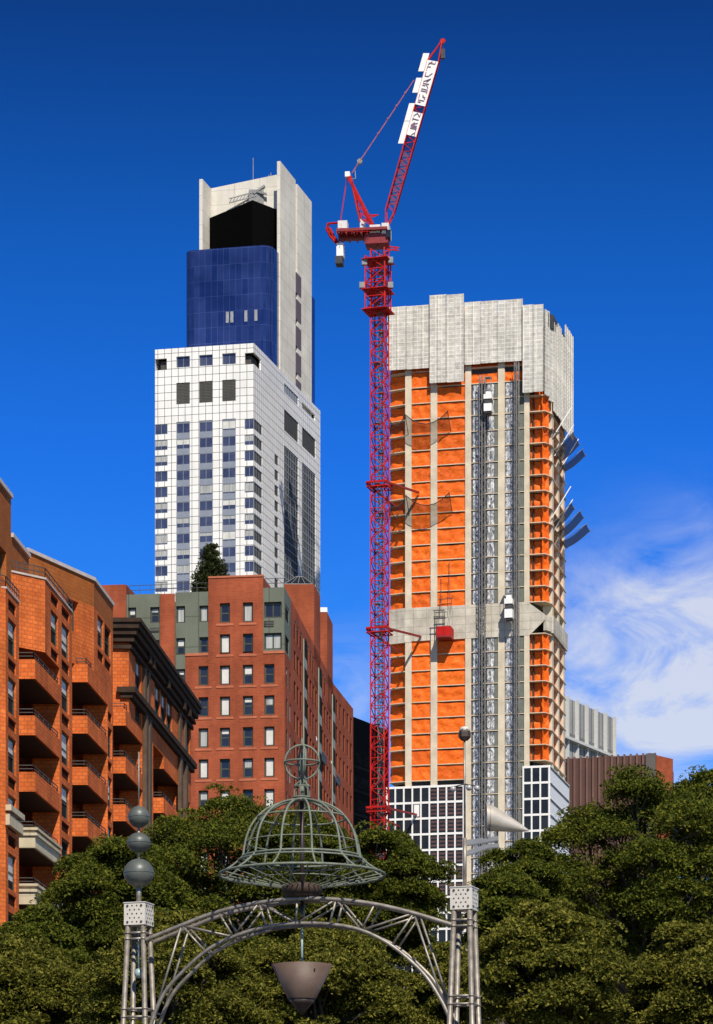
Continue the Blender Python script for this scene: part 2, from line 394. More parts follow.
# ------------------------------------------------------------------ white tower
def white_tower():
    Yc = 600.0; C = (kx(254)*Yc, Yc)
    F = Face(C, (1, -.21)); R = Face(C, (.277, 1))
    aL = F.a(155.0); aR = R.a(320.3)
    rt = thing('apartment_tower', 'tall white panelled tower with blue glass upper storeys and concrete crown', 'building', (C[0]-8, C[1]+10, 0))
    bk = (F.xy(aL)[0]+R.d[0]*aR, F.xy(aL)[1]+R.d[1]*aR)
    zt = F.z(254, 343)
    ps = 3.17
    core = MB()
    i = .9
    inset = lambda a, b: (C[0]+F.d[0]*a+R.d[0]*b, C[1]+F.d[1]*a+R.d[1]*b)
    core.prism([inset(-i, i), inset(aL+i, i), inset(aL+i, aR-i), inset(-i, aR-i)], 0, zt-2.2)
    core.build('core', M['dark_core'], rt, rt)
    # front
    fa = lambda px: F.a(px)
    z = lambda py: F.z(254, py) + 0.0
    cols = [(aL, fa(167.5)), (fa(176.3), fa(189.8)), (fa(199.2), fa(212.6)), (fa(222.2), fa(235.7)), (fa(244.6), 0.0)]
    zr0 = F.z(254, 418.5)          # top of the first window row at the corner
    rows = [(zr0-ps*k-2.05, zr0-ps*k) for k in range(0, 26)]
    holes = []
    wins = []
    for ci, (a0, a1) in enumerate(cols):
        for k, (z0, z1) in enumerate(rows):
            if ci in (0, 4): holes.append((a0, a1, z0, z1)); wins.append((ci, k, a0, a1, z0, z1))
        if 0 < ci < 4: holes.append((a0, a1, rows[-1][0], rows[0][1]+.25))
    ztw = (F.z(254, 364), F.z(254, 352.5))
    topw = [(fa(176.3), fa(189.8)), (fa(199.2), fa(212.6)), (fa(222.2), fa(235.7))]
    for a0, a1 in topw: holes.append((a0, a1, ztw[0]+.3, ztw[1]+.2))
    holes.append((aL, fa(166.8), ztw[0], ztw[1])); holes.append((fa(244.8), 0, ztw[0], ztw[1]))
    zl = (F.z(254, 399.5), F.z(254, 378))
    for a0, a1 in topw: holes.append((a0, a1, zl[0], zl[1]))
    w = MB()
    wall(w, F, aL, 0, 0, zt, holes, .45)
    # right face
    ra = lambda px: R.a(px)
    rh = []
    zr = lambda px, py: R.z(px, py)
    a_c = ra(262.0)
    for (z0, z1) in rows: rh.append((0, a_c, z0, z1))
    rh.append((0, ra(261), ztw[0], ztw[1]))
    na, nb = ra(274.6), ra(278.2)
    for (z0, z1) in rows[1:]: rh.append((na, nb, z0, z1))
    d1 = (ra(284.2), ra(298.4)); d2 = (ra(302.2), ra(315.6))
    zd1 = zr(284.2, 445); zd2 = zd1
    rh.append((d1[0], d1[1], 0, zd1)); rh.append((d2[0], d2[1], 0, zd2))
    L1 = (d1[0], d1[1], zr(284.2, 430), zr(284.2, 409)); L2 = (d2[0], d2[1], zr(302.2, 446), zr(302.2, 427))
    L3 = (d1[0], d1[1], zr(284.2, 392), zr(284.2, 383)); S = (d2[0], ra(315.2), zr(302.2, 408), zr(302.2, 402))
    rh += [L1, L2, L3, S]
    wall(w, R, 0, aR, 0, zt, rh, .45)
    # parapet inside and hidden sides
    w.prism([inset(0, .0), inset(-.5, .5), inset(-.5, aR), inset(0, aR)], zt-.01, zt-.005)
    w.quad((*inset(aL, 0), 0), (*inset(aL, 0), zt), (*inset(aL, aR), zt), (*inset(aL, aR), 0))
    w.quad((*inset(0, aR), 0), (*inset(aL, aR), 0), (*inset(aL, aR), zt), (*inset(0, aR), zt))
    w.poly([(*inset(0, 0), zt), (*inset(0, aR), zt), (*inset(aL, aR), zt), (*inset(aL, 0), zt)][::1])
    w.build('wall', M['white_panel'], rt, rt)
    # spandrels in the middle columns and their windows
    for ci in (1, 2, 3):
        a0, a1 = cols[ci]
        for k, (z0, z1) in enumerate(rows[:13]):
            sp = MB(); sp.fbox(F, a0, a1, rows[k+1][1], z0, -.43, -.10); sp.build('spandrel', M['spandrel_grey'], rt, rt)
        sp = MB(); sp.fbox(F, a0, a1, rows[0][1], rows[0][1]+.25, -.43, -.10); sp.build('spandrel', M['spandrel_grey'], rt, rt)
        for k, (z0, z1) in enumerate(rows[:13]):
            b = random.choice([0, 0, 0, .55, .8, .35, 0])
            window(rt, rt, F, a0, a1, z0, z1, M['grey_frame'], M['glass_blue'], -.2, .12, 1, 0, b, M['curtain'] if random.random() < .5 else M['blind'])
    rng = random.Random(3)
    for (ci, k, a0, a1, z0, z1) in wins:
        if k < 13:
            b = rng.choice([0, 0, 0, 0, .6, .85])
            window(rt, rt, F, a0, a1, z0, z1, M['grey_frame'], M['glass_blue'], -.14, .10, 1, 0, b, M['curtain'])
    for (a0, a1) in topw:
        window(rt, rt, F, a0, a1, ztw[0]+.3, ztw[1]+.2, M['grey_frame'], M['glass_blue'], -.4, .1, 1, 0)
        l = MB(); l.fbox(F, a0, a1, zl[0], zl[1], -.4, -.15)
        for j in range(1, 3):
            a = a0+(a1-a0)*j/3; l.fbox(F, a-.08, a+.08, zl[0], zl[1], -.15, -.08)
        l.build('louver', M['louver'], rt, rt)
    for k, (z0, z1) in enumerate(rows[:13]):
        window(rt, rt, R, 0, a_c, z0, z1, M['grey_frame'], M['glass_strip'], -.14, .10, 2, 0)
        if k: window(rt, rt, R, na, nb, z0, z1, M['grey_frame'], M['glass_strip'], -.14, .1, 0, 0)
    # lower storeys, hidden by the blocks in front
    g = MB()
    for (z0, z1) in rows[13:]:
        for ci in (0, 4): g.fbox(F, cols[ci][0], cols[ci][1], z0, z1, -.6, -.4)
        g.fbox(R, 0, a_c, z0, z1, -.6, -.4); g.fbox(R, na, nb, z0, z1, -.6, -.4)
    for ci in (1, 2, 3): g.fbox(F, cols[ci][0], cols[ci][1], 0, rows[12][0], -.6, -.44)
    g.build('lower_glazing', M['glass_dark'], rt, rt)
    for (a0, a1), zd in ((d1, zd1), (d2, zd2)):
        g = MB(); g.fbox(R, a0, a1, 0, zd, -.6, -.16)
        k = 0
        zq = zd
        while zq > 60:
            g.fbox(R, a0, a1, zq-.35, zq-.1, -.16, -.10, 1); zq -= ps/2
        for j in range(1, 6):
            a = a0+(a1-a0)*j/6; g.fbox(R, a-.05, a+.05, 60, zd, -.16, -.11, 1)
        g.build('glazing_strip', [M['glass_strip'], M['grey_frame']], rt, rt)
    for L in (L1, L2, L3):
        l = MB(); l.fbox(R, L[0], L[1], L[2], L[3], -.44, -.15)
        for j in range(1, 6):
            a = L[0]+(L[1]-L[0])*j/6; l.fbox(R, a-.12, a+.12, L[2], L[3], -.15, -.06)
        l.build('louver', M['louver'] if L is not L3 else M['grey_frame'], rt, rt)
    # ---- upper volume: concrete side wall, back wall, blue glass box, black plant box
    U = Face(inset(-.6, 0), (.277, 1))       # plane of the concrete side wall
    u0, u1 = U.a(280.3), U.a(311.7); us0, us1 = U.a(295.6), U.a(297.4)
    zf = U.z(280.3, 161.0); zb2 = U.z(297.4, 184)
    c = MB(); th = .7
    c.fbox(U, u0, us0, zt-6, zf, -th, 0); c.fbox(U, us1, u1, zt-6, zb2, -th, 0)
    c.build('side_wall', M['pale_concrete'], rt, rt); c = MB(); c.fbox(U, us0-.3, us1+.3, zt-6, zb2-1, -3, -.72); c.build('slot_wall', M['black_metal'], rt, rt); c = MB()
    # other side wall, parallel to it, seen from inside
    uw = abs(F.a(199.5) - F.a(280.3))
    W = Face((U.xy(u0)[0], U.xy(u0)[1]), (1, -.21))
    aw = W.a(199.3)
    W2 = Face(W.xy(aw), (.277, 1))
    e = W2.a(208.3); zw = W2.z(199.5, 179.5)
    c.fbox(W2, 0, e, zt-6, zw, .0, .7); 
    Bk = Face(W2.xy(e), (1, -.21)); be = Bk.a(283)
    zbk = Bk.z(215, 188.5)
    zbr = Bk.z(281, 173.5); b4 = [Bk.xy(0), Bk.xy(be), Bk.xy(be, -1.5), Bk.xy(0, -1.5)]; tz = [zbk, zbr, zbr, zbk]
    for i in range(4):
        j = (i+1) % 4; c.quad((*b4[i], zt-6), (*b4[j], zt-6), (*b4[j], tz[j]), (*b4[i], tz[i]))
    c.poly([(*b4[i], tz[i]) for i in range(4)])
    ar = Bk.a(281)
    c.fbox(Bk, Bk.a(270.5), ar, zbk-30, Bk.z(281, 196), 0, 3.2)
    c.build('crown_wall', M['pale_concrete'], rt, rt)
    s = MB()
    for j in range(16):
        zz1 = U.z(296, 272) - j*5.6
        if zz1 < zt-12: break
        s.fbox(U, U.a(296.0), U.a(301.0), zz1-4.3, zz1, -.5, .06)
    s.build('stair_window', M['stair_glass'], rt, rt)
    # blue glass box with rounded front corners
    G = Face(U.xy(U.a(272.5), -.05), (1, -.21))
    aS = G.a(281.5); aG0 = G.a(187.3)
    # stay inside the podium outline
    rr = 2.2
    GL = aG0-.8; GR = -.3
    zg = G.z(270, 244.5)
    def rounded(F1, a0, a1, dep, r):
        pts = []
        for i in range(7):
            t = pi/2*i/6; pts.append((a0+r-r*cos(t), r-r*sin(t)))
        for i in range(7):
            t = pi/2*i/6; pts.append((a1-r+r*sin(t), r-r*cos(t)))
        pts += [(a1, dep), (a0, dep)]
        return [(F1.o[0]+F1.d[0]*a+R.d[0]*b, F1.o[1]+F1.d[1]*a+R.d[1]*b) for a, b in pts]
    pts = rounded(G, GL, GR, U.a(284.5)-U.a(272.5), rr)
    g = MB(); g.prism(pts, zt-6, zg)
    g.build('glass_curtain', M['blue_glass'], rt, rt)
    fr = MB()
    for a0 in (G.a(226), G.a(230.5), G.a(244.5), G.a(254.5)):
        fr.fbox(G, a0, a0+.62, G.z(240, 322), G.z(240, 311), 0, .12)
    fr.build('open_window', M['grey_blind'], rt, rt)
    # far sliver of blue glass behind the side wall
    g = MB(); g.fbox(U, u1+.05, U.a(318.4), zt-8, U.z(313, 293), -8, -.8); g.build('rear_glass', M['blue_glass'], rt, rt)
    # black plant enclosure, turned corner to the front
    k = MB(); YP = G.Y(252)+2.0; pc = (kx(252.5)*YP, YP); kz = zz(200.0, YP)
    P0 = Face(pc, (1, -1.1)); Rb = Face(pc, (1, 1.1))
    pL, pR = P0.xy(P0.a(206.3)), Rb.xy(Rb.a(282))
    pl = [pL, pc, pR, (pR[0]-3, pR[1]+4), (pL[0]+2, pL[1]+4)]
    k.prism(pl, zg-8, kz); k.build('plant_enclosure', M['black_metal'], rt, rt)
    # window cleaning rig and aerials on top
    q = MB(); A = at(229, 203, YP+9); B = at(256, 196, YP+9)
    for o in (0, .9):
        q.bar(A+Vector((0, 0, o)), B+Vector((0, 0, o)), .14, 4)
    for j in range(8):
        t = j/8; p = A.lerp(B, t); p2 = A.lerp(B, t+.125); q.bar(p, p2+Vector((0, 0, .9)), .1, 4)
    q.prism([(B.x-1.5, B.y), (B.x+1.6, B.y), (B.x+1.6, B.y+2), (B.x-1.5, B.y+2)], kz-.5, B.z+1.4)
    q.bar(B+Vector((0, 0, 1)), B+Vector((3.6, -1, -.4)), .28, 4); q.bar(B+Vector((-.5, 0, .5)), B+Vector((1.8, 0, 2.2)), .3, 4)
    q.build('roof_crane', M['steel_grey'], rt, rt)
    q = MB()
    for px, h in ((252.5, 6.0), (268.2, 2.2), (270.2, 2.6)):
        p = Bk.xy(Bk.a(px), -.6); q.bar((p[0], p[1], zbk-1), (p[0], p[1], zbk+h), .09, 4)
    q.build('aerial', M['steel_grey'], rt, rt)
white_tower()

# ------------------------------------------------------------------ tower under construction
TF = Face((kx(450)*590, 590), (1, -.231))
TF = Face(TF.xy(TF.a(405)), (1, -.231))
def orange_tower():
    F = TF
    a = F.a
    rt = thing('unfinished_tower', 'unfinished concrete high rise wrapped in orange netting with grey screens on top', 'building', (F.xy(a(470), -12)[0], F.xy(a(470), -12)[1], 0))
    aE = a(545.3)
    P1 = F.xy(0); P2 = F.xy(aE)
    CH = Face(P2, (.55, .84)); P3 = CH.xy(CH.a(551.6))
    R = Face(P3, (.235, 1)); P4 = R.xy(R.a(565.2))
    # front-left chamfer
    Lc = Face(P1, (.87, -.45)); aL = Lc.a(389.6); P0 = Lc.xy(aL)
    Lc = Face(P0, (.87, -.45)); eL = math.hypot(P1[0]-P0[0], P1[1]-P0[1])
    bL = (P0[0]+9, P0[1]+30)
    plan = [P0, P1, P2, P3, P4, (P4[0]-4, P4[1]+8), bL]
    zs = lambda k: 156.8+3.1*k
    K0, K1 = -17, 13
    # inner body that carries the netting
    def shrink(d):
        """inset front plan: recessed corner bays, front flush"""
        return [Lc.xy(.6, -d), Lc.xy(eL, -d*1.0), F.xy(.3, -.75), F.xy(a(529.5), -.75), F.xy(a(529.5), -d), CH.xy(-.2, -d), R.xy(.8, -d), R.xy(R.a(565.2), -d), (P4[0]-5, P4[1]+6), (bL[0]+1.5, bL[1]-2)]
    core = MB(); core.prism(shrink(2.6), 0, zs(K1)-3.5)
    core.build('core', M['dark_core'], rt, rt)
    # slabs
    for k in range(K0, K1):
        s = MB(); z = zs(k)
        if k < K0+1 and False: continue
        s.prism([Lc.xy(0, .1), F.xy(0, .1), F.xy(aE, .1), CH.xy(CH.a(551.6), .1), R.xy(R.a(565.8), .1), (P4[0]-4, P4[1]+8), bL], z-.16, z)
        s.build('floor_slab', M['slab_concrete'], rt, rt)
    # lower floors: slab edges only in the hoist bays
    lo = MB()
    for k in range(K0-33, K0):
        z = zs(k); lo.fbox(F, a(463.5), a(524.5), z-.16, z, -.7, .1)
    lo.build('slab_edges', M['slab_concrete'], rt, rt)
    # columns
    for p0, p1, zb in ((405.3, 411.6, 101), (430.7, 437.3, 101), (465.3, 471.2, 0), (498.1, 504.8, 0), (524.2, 529.4, 0)):
        c = MB(); c.fbox(F, a(p0), a(p1), zb, zs(K1)-3, -.73, .13); c.build('column', M['tower_concrete'], rt, rt)
    for p0, p1 in ((552.4, 553.8), (558.4, 559.6)):
        c = MB(); c.fbox(R, R.a(p0), R.a(p1), 60, zs(K1)-4, -1.88, -.02); c.build('column', M['tower_concrete'], rt, rt)
    c = MB(); c.fbox(R, R.a(563.6), R.a(565.0), 60, zs(K1)-4, -1.88, -.02); c.build('column', M['tower_concrete'], rt, rt)
    # netting sheets, storey by storey
    rng = random.Random(5)
    def sheet(mbx, Fc, a0, a1, z0, z1, d, amp=.22):
        nx, nz = 10, 7
        ph = [rng.uniform(0, 6.28) for _ in range(6)]; g = []
        for j in range(nz+1):
            for i in range(nx+1):
                u, v = i/nx, j/nz
                sag = amp*(sin(v*pi*2.6+ph[0]+1.2*sin(u*4+ph[1]))*.5 + .5*sin(v*9+ph[2]+u*2.5)) * sin(pi*v)**.6
                sag += .10*sin(u*11+ph[3]+v*3)*sin(pi*v)
                g.append(Fc.pt(a0+(a1-a0)*u, z0+(z1-z0)*v - (.10+.22*max(0, sin(ph[4]))**2)*sin(pi*(u+.25*sin(ph[5])*u*(1-u)))*v, d+sag))
        i0 = len(mbx.v); mbx.v += g
        for j in range(nz):
            for i in range(nx):
                q = i0+j*(nx+1)+i
                mbx.f.append((q, q+1, q+nx+2, q+nx+1)); mbx.m.append(0); mbx.sm.append(True)
    bays = [(411.6, 430.7), (437.3, 465.3)]
    rest = MB()
    for k in range(K0, K1):
        z0, z1 = zs(k)+.02, zs(k+1)-.17
        if k in (-8, -7) : 
            continue
        for (p0, p1) in bays:
            s = MB(); sheet(s, F, a(p0)+.02, a(p1)-.02, z0, z1, -.17, .11); s.build('netting_sheet', M['netting'], rt, rt)
        if K0 < k < 9:
            s = MB(); sheet(s, F, a(529.5), a(547.5), z0, z1, -1.25, .16); s.build('netting_sheet', M['netting'], rt, rt)
            sheet(rest, CH, -.2, CH.a(551.6), z0, z1, -.55, .12)
            for p0, p1 in ((551.6, 552.4), (553.8, 558.4), (559.6, 563.6)): sheet(rest, R, R.a(p0), R.a(p1), z0, z1, -.7, .12)
        if k < 12: sheet(rest, Lc, -.4, eL+.9, z0, z1, -1.15, .2)
    for k in (8, 9):
        for p0, p1 in ((471.2, 498.1), (504.8, 524.2)): sheet(rest, F, a(p0), a(p1), zs(k)+.02, zs(k+1)-.17-(.9 if k == 8 else 0), -.4, .2)
    o = rest.build('side_netting', M['netting'], rt, rt); o['kind'] = 'stuff'
    # hoist bays closed with sheets and glass with painted reflections
    for k in range(-42, 8):
        z0, z1 = zs(k), zs(k+1)-.16
        for bi, (p0, p1) in enumerate(((471.2, 498.1), (504.8, 524.2))):
            s = MB(); s.fbox(F, a(p0), a(p1), z0, z1, -.6, -.22, 1)
            if bi == 0: ps = [(472.8, 475.9, 0), (476.3, 479.4, 0), (487.2, 490.4, 0), (490.8, 494.2, 0), (494.6, 497.6, 2)]
            else: ps = [(505.4, 508.8, 0), (509.2, 512.8, 0), (518.5, 523.8, 2)]
            for q0, q1, mm in ps: s.fbox(F, a(q0), a(q1), z0+.10, z1-.08, -.22, -.08, mm)
            s.build('facade_panel', [M['painted_reflection_glass'], M['steel_dark'], M['green_sheet']], rt, rt)
    # transfer band of bare concrete
    b = MB()
    b.fbox(F, -.1, a(529.5), zs(-8)-.4, zs(-6)-.05, -.3, .16)
    b.fbox(F, a(405.3), a(411.6), zs(-8)-.6, zs(-6), .16, .2)
    b.fbox(Lc, 0, eL, zs(-8)-.6, zs(-6), -.4, .14)
    b.fbox(R, -.4, R.a(565.5), zs(-8)+.3, zs(-7)+.6, -.3, .45); b.fbox(CH, 0, CH.a(551.6), zs(-8)+.5, zs(-7)+.3, -.4, .25)
    p = F.xy(a(529.5), .16); q = CH.xy(CH.a(551.6), .3)
    b.quad((*p, zs(-8)-.4), (*F.xy(aE, .2), zs(-7)-.6), (*F.xy(aE, .2), zs(-7)+.4), (*p, zs(-6)-.3))
    b.build('concrete_band', M['band_concrete'], rt, rt)
    # screens round the top
    def screen(Fc, p0, p1, yt, yb, d, pref=None):
        a0, a1 = Fc.a(p0), Fc.a(p1); pr = pref or p0
        z1, z0 = Fc.z(pr, yt), Fc.z(pr, yb)
        s = MB(); s.fbox(Fc, a0+.06, a1-.06, z0, z1, d-.15, d)
        n = max(1, round((a1-a0)/1.6))
        for i in range(n+1):
            x = a0+.1+(a1-a0-.2)*i/n; s.fbox(Fc, x-.07, x+.07, z0+.03, z1-.03, d, d+.14)
        nh = int((z1-z0)/2.6)
        for i in range(1, nh): s.fbox(Fc, a0+.1, a1-.1, z0+i*2.6-.04, z0+i*2.6+.04, d, d+.025)
        s.build('screen_panel', M['shroud'], rt, rt)
    LF = Face(F.xy(-.2), (1, -.231))
    screen(F, 388.5, 407.5, 309, 372, 1.0, 389); screen(F, 407.5, 431, 308, 371, 1.03, 408)
    screen(F, 431, 448, 297.8, 385.4, 1.45, 432); screen(F, 448, 465.4, 297.2, 384.5, 1.42, 449)
    screen(F, 465.4, 482, 304, 366.5, 1.0, 466); screen(F, 482, 499, 303, 365, 1.04, 483); screen(F, 499, 523.8, 302, 363.8, .98, 500)
    screen(F, 523.8, 535, 307.5, 395, 1.45, 524); screen(F, 535, 544.8, 307, 394, 1.42, 536)
    C2 = Face(F.xy(F.a(544.8), 1.3), (.55, .84)); screen(C2, 545, 549.2, 309, 394.5, 0, 545); screen(C2, 549.4, 553.2, 315.5, 400, -.1, 549)
    R2 = Face(C2.xy(C2.a(553.2)), (.26, 1))
    screen(R2, 553.5, 556.8, 322, 411, .10, 553.5); screen(R2, 557, 560, 323.5, 416, .22, 557)
    screen(R2, 560.2, 563.4, 332, 424, .10, 560.2); screen(R2, 563.6, 567, 324.5, 430, .38, 563.6); screen(R2, 567.2, 570.6, 331, 436, .45, 567.2)
    # dark deck and roof behind the screens
    d = MB(); d.prism([Lc.xy(.5, .3), F.xy(0, .6), F.xy(aE, .6), CH.xy(CH.a(551), .6), R.xy(R.a(563), .5), (P4[0]-4, P4[1]+6), bL], zs(11)+.9, zs(12)+.5)
    d.build('formwork_deck', M['steel_dark'], rt, rt)
    # struts hanging below the screens
    d = MB()
    for px in (415, 424, 441, 452, 460, 475, 487, 508, 516, 532, 540):
        zb = F.z(px, 372); d.fbox(F, a(px), a(px)+.18, zs(9)+.2 if 430 < px < 466 else zs(10), zs(12)+1, .2, .5)
    d.build('screen_strut', M['steel_dark'], rt, rt)
    # curtain wall of the finished lower floors
    def curtain(F1, ml, zrows, d, side=False, black=True, zb=0):
        g = MB(); fw = .3
        az = [F1.a(p) for p in ml]
        for x in az: g.fbox(F1, x-fw/2, x+fw/2, zb, zrows[0], d-.1, d+.14)
        for zr_ in zrows: g.fbox(F1, az[0]+fw/2, az[-1]-fw/2, zr_-.42, zr_, d-.1, d+.1)
        g.build('curtain_wall_frame', M['white_board'], rt, rt)
        for i in range(len(az)-1):
            for j in range(len(zrows)-1):
                if j > 6: break
                p = MB(); p.fbox(F1, az[i]+fw/2, az[i+1]-fw/2, zrows[j+1], zrows[j]-.42, d-.12, d-.04)
                if i >= 5 and len(ml) > 6 and rng.random() < .9:
                    z0 = zrows[j+1]
                    for q in range(3): p.fbox(F1, az[i]+.3, az[i+1]-.3, z0+.45+q*.75, z0+.85+q*.75, d-.04, d-.02, 1)
                p.build('window_pane', [M['glass_black'], M['warm_back']], rt, rt)
            if len(zrows) > 8:
                p = MB(); p.fbox(F1, az[i]+fw/2, az[i+1]-fw/2, zb, zrows[7]-.42, d-.12, d-.04); p.build('lower_glazing', M['glass_black'], rt, rt)
    M['warm_back'] = plain('warm_back', (.10, .045, .035), .4, var=.4, scale=1.0)
    ml = [389.5+i*8.48-2.3 for i in range(1, 10)]; ml = [387.2] + [395.7+8.52*i for i in range(9)]
    zt1 = F.z(450, 785.0)
    curtain(F, ml, [zt1-3.12*j for j in range(32)], .3)
    zt2 = F.z(536, 766.0)
    curtain(F, [523.6, 532.0, 540.6, 549.7], [zt2-3.12*j for j in range(30)], .3)
    w = MB(); w.fbox(F, a(463.9)+.15, a(466.2), 60, zt1, -.1, .2, 0)
    Q = Face(F.xy(a(549.7)+.15, .4), (.235, 1)); qe = Q.a(569.3)
    w.fbox(Q, .05, qe, 0, zt2, -.4, 0)
    for j in range(12):
        z = zt2-3.12*j
        n = 26
        for i in range(n):
            x = .3+(qe-.6)*i/n; w.fbox(Q, x, x+(qe-.6)/n*.62, z-.75, z-.35, 0, .05, 1)
        w.fbox(Q, .05, qe, z-.25, z-.1, 0, .12)
    w.build('side_cladding', [M['white_board'], M['steel_dark']], rt, rt)
    p = MB(); p.fbox(F, ta(F, 419.5) if False else a(414.6), a(419.8), zt1-3.12*2+.2, zt1-3.12*1-.6, .5, .56); p.build('white_sheet', M['white_board'], rt, rt)
    # catch nets
    def fan(Fc, stations, zin, out, rise, name='catch_net', mat=None, sag=1.6, lab=None):
        mbx = MB(); n = len(stations)
        grid = []
        for s in range((n-1)*6+1):
            i = min(s//6, n-2); t = s/6-i
            x = stations[i]+(stations[i+1]-stations[i])*t; dip = sag*4*t*(1-t)
            row = []
            for j in range(7):
                v = j/6; row.append(Fc.pt(x, zin+rise*v**1.15-dip*v-.25*sin(pi*v), .15+out*v))
            grid.append(row)
        i0 = len(mbx.v); W_ = 7
        for r in grid: mbx.v += r
        for s in range(len(grid)-1):
            for j in range(W_-1):
                q = i0+s*W_+j; mbx.f.append((q, q+W_, q+W_+1, q+1)); mbx.m.append(0); mbx.sm.append(True)
        o = mbx.build(name, mat or M['catch_net'], rt, rt)
        p = MB()
        for x in stations: p.bar(Fc.pt(x, zin-.2, .1), Fc.pt(x, zin+rise*1.05, .15+out*1.05), .07, 5)
        for i in range(n-1):
            pass
        p.path([Vector(r[-1]) for r in grid], .09, 4)
        p.build('net_pole', M['steel_grey'] if mat else M['steel_dark'], o, rt)
    fan(F, [a(391), a(408.5), a(451)], F.z(420, 433), 3.2, 2.9, sag=2.2)
    fan(F, [a(390), a(409.5), a(452.5)], F.z(420, 514), 3.2, 2.9, sag=2.2)
    fan(Lc, [-2.6, 1.5], Lc.z(390, 520), 3.0, 1.6)
    R3 = Face(P3, (.235, 1))
    for (st, zpy, out, rise) in (([1.0, 5.0, 9.5], 456, 3.9, 3.2), ([9.7, 14.0], 460, 4.4, 3.0),
                                 ([.8, 5.2], 528, 3.6, 3.6), ([5.4, 10.5], 532, 4.6, 3.9), ([10.7, 16.0], 535, 5.0, 3.2)):
        fan(R3, st, R3.z(556, zpy), out, rise, mat=M['grey_mesh'], sag=.25)
    fan(CH, [-.5, CH.a(551.6)], CH.z(548, 437), 1.6, 1.0, sag=.4)
    p = MB()
    for px, y0, y1 in ((553, 438, 419), (555, 456, 428), (560, 470, 440), (552, 518, 508), (554, 531, 512)):
        p.bar(R.pt(R.a(px), R.z(px, y0), -.1), R.pt(R.a(px)+2, R.z(px, y0)+6.5, 3.4), .10, 5)
    p.build('net_strut', M['white_plain'], rt, rt)
    return F, R, zs
OF, OR, ZS = orange_tower()

# ------------------------------------------------------------------ construction hoists and the loading platform
def lattice(mb, c, ex, ey, w, z0, z1, step, r=.09, rb=.05, m=0, mb2=0):
    """square lattice mast, side w, centred at c (x, y)"""
    cs = [(c[0]+(ex[0]*sx+ey[0]*sy)*w/2, c[1]+(ex[1]*sx+ey[1]*sy)*w/2) for sx, sy in ((-1, -1), (1, -1), (1, 1), (-1, 1))]
    for p in cs: mb.bar((*p, z0), (*p, z1), r, 4, m)
    n = max(1, int((z1-z0)/step)); st = (z1-z0)/n
    for i in range(n):
        za, zb = z0+i*st, z0+(i+1)*st
        for j in range(4):
            p, q = cs[j], cs[(j+1) % 4]
            mb.bar((*p, za), (*q, za), rb, 4, mb2, caps=False)
            if (i+j) % 2: p, q = q, p
            mb.bar((*p, za), (*q, zb), rb, 4, mb2, caps=False)

def hoist(px0, px1, ytop, cab, label):
    F = OF; d = 1.5; G = Face(F.xy(0, d), (1, -.231))
    ca = G.a((px0+px1)/2); c = G.xy(ca)
    rt = thing('construction_hoist', label, 'hoist', (c[0], c[1], 0), 'hoists climbing the bare bays of the unfinished tower')
    m = MB(); zt = G.z((px0+px1)/2, ytop)
    lattice(m, c, G.d, G.n, G.a(px1)-G.a(px0), 0, zt, 1.55, .085, .05)
    w = G.a(px1)-G.a(px0)
    z = 4.0
    while z < zt: # rack, landing ties
        m.bar((*G.xy(ca, -.5), z), (*G.xy(ca, -1.3), z), .07, 4); z += 6.2
    m.fbox(G, ca-.12, ca+.12, 0, zt, w/2, w/2+.08)
    m.build('mast', M['mast_grey'], rt, rt)
    q0, q1, y0, y1 = cab
    a0, a1 = G.a(q0), G.a(q1); z1, z0 = G.z(q0, y0), G.z(q0, y1); dd = .3
    c1 = MB(); h = z1-z0
    c1.fbox(G, a0, a1, z0, z0+h*.36, dd, dd+1.7); c1.build('cab', M['white_plain'], rt, rt)
    c2 = MB(); c2.fbox(G, a0+.05, a1-.05, z0+h*.36, z0+h*.58, dd+.05, dd+1.6); c2.build('cab_window', M['steel_dark'], rt, rt)
    c2 = MB(); c2.fbox(G, a0+.2, a1-.2, z0-.35, z0, dd+.2, dd+1.5); c2.build('cab_base', M['steel_dark'], rt, rt)
    c3 = MB(); c3.fbox(G, a0-.03, a1+.03, z0+h*.58, z0+h*.80, dd-.02, dd+1.75)
    c3.fbox(G, a0+.3, a1-.25, z0+h*.80, z0+h*1.02, dd+.2, dd+1.3); c3.build('drive_housing', M['white_board'], rt, rt)
    c4 = MB()
    for x in (a0+.2, a1-.2):
        for e in (dd+.2, dd+1.5): c4.bar(G.pt(x, z1, e), G.pt(x, z1+2.6, e), .05, 4)
    c4.fbox(G, a0+.2, a1-.2, z1+.02, z1+.15, dd+.2, dd+1.5); c4.fbox(G, a0+.15, a1-.15, z1+2.5, z1+2.6, dd+.15, dd+1.55)
    c4.build('roof_guard', M['steel_grey'], rt, rt)
hoist(479.8, 485.2, 376, (485.6, 493.3, 393, 414), 'dark lattice hoist with its white cab high under the grey screens')
hoist(514.6, 518.8, 362, (506.2, 514.0, 596, 620), 'dark lattice hoist with its white cab stopped at the concrete band')

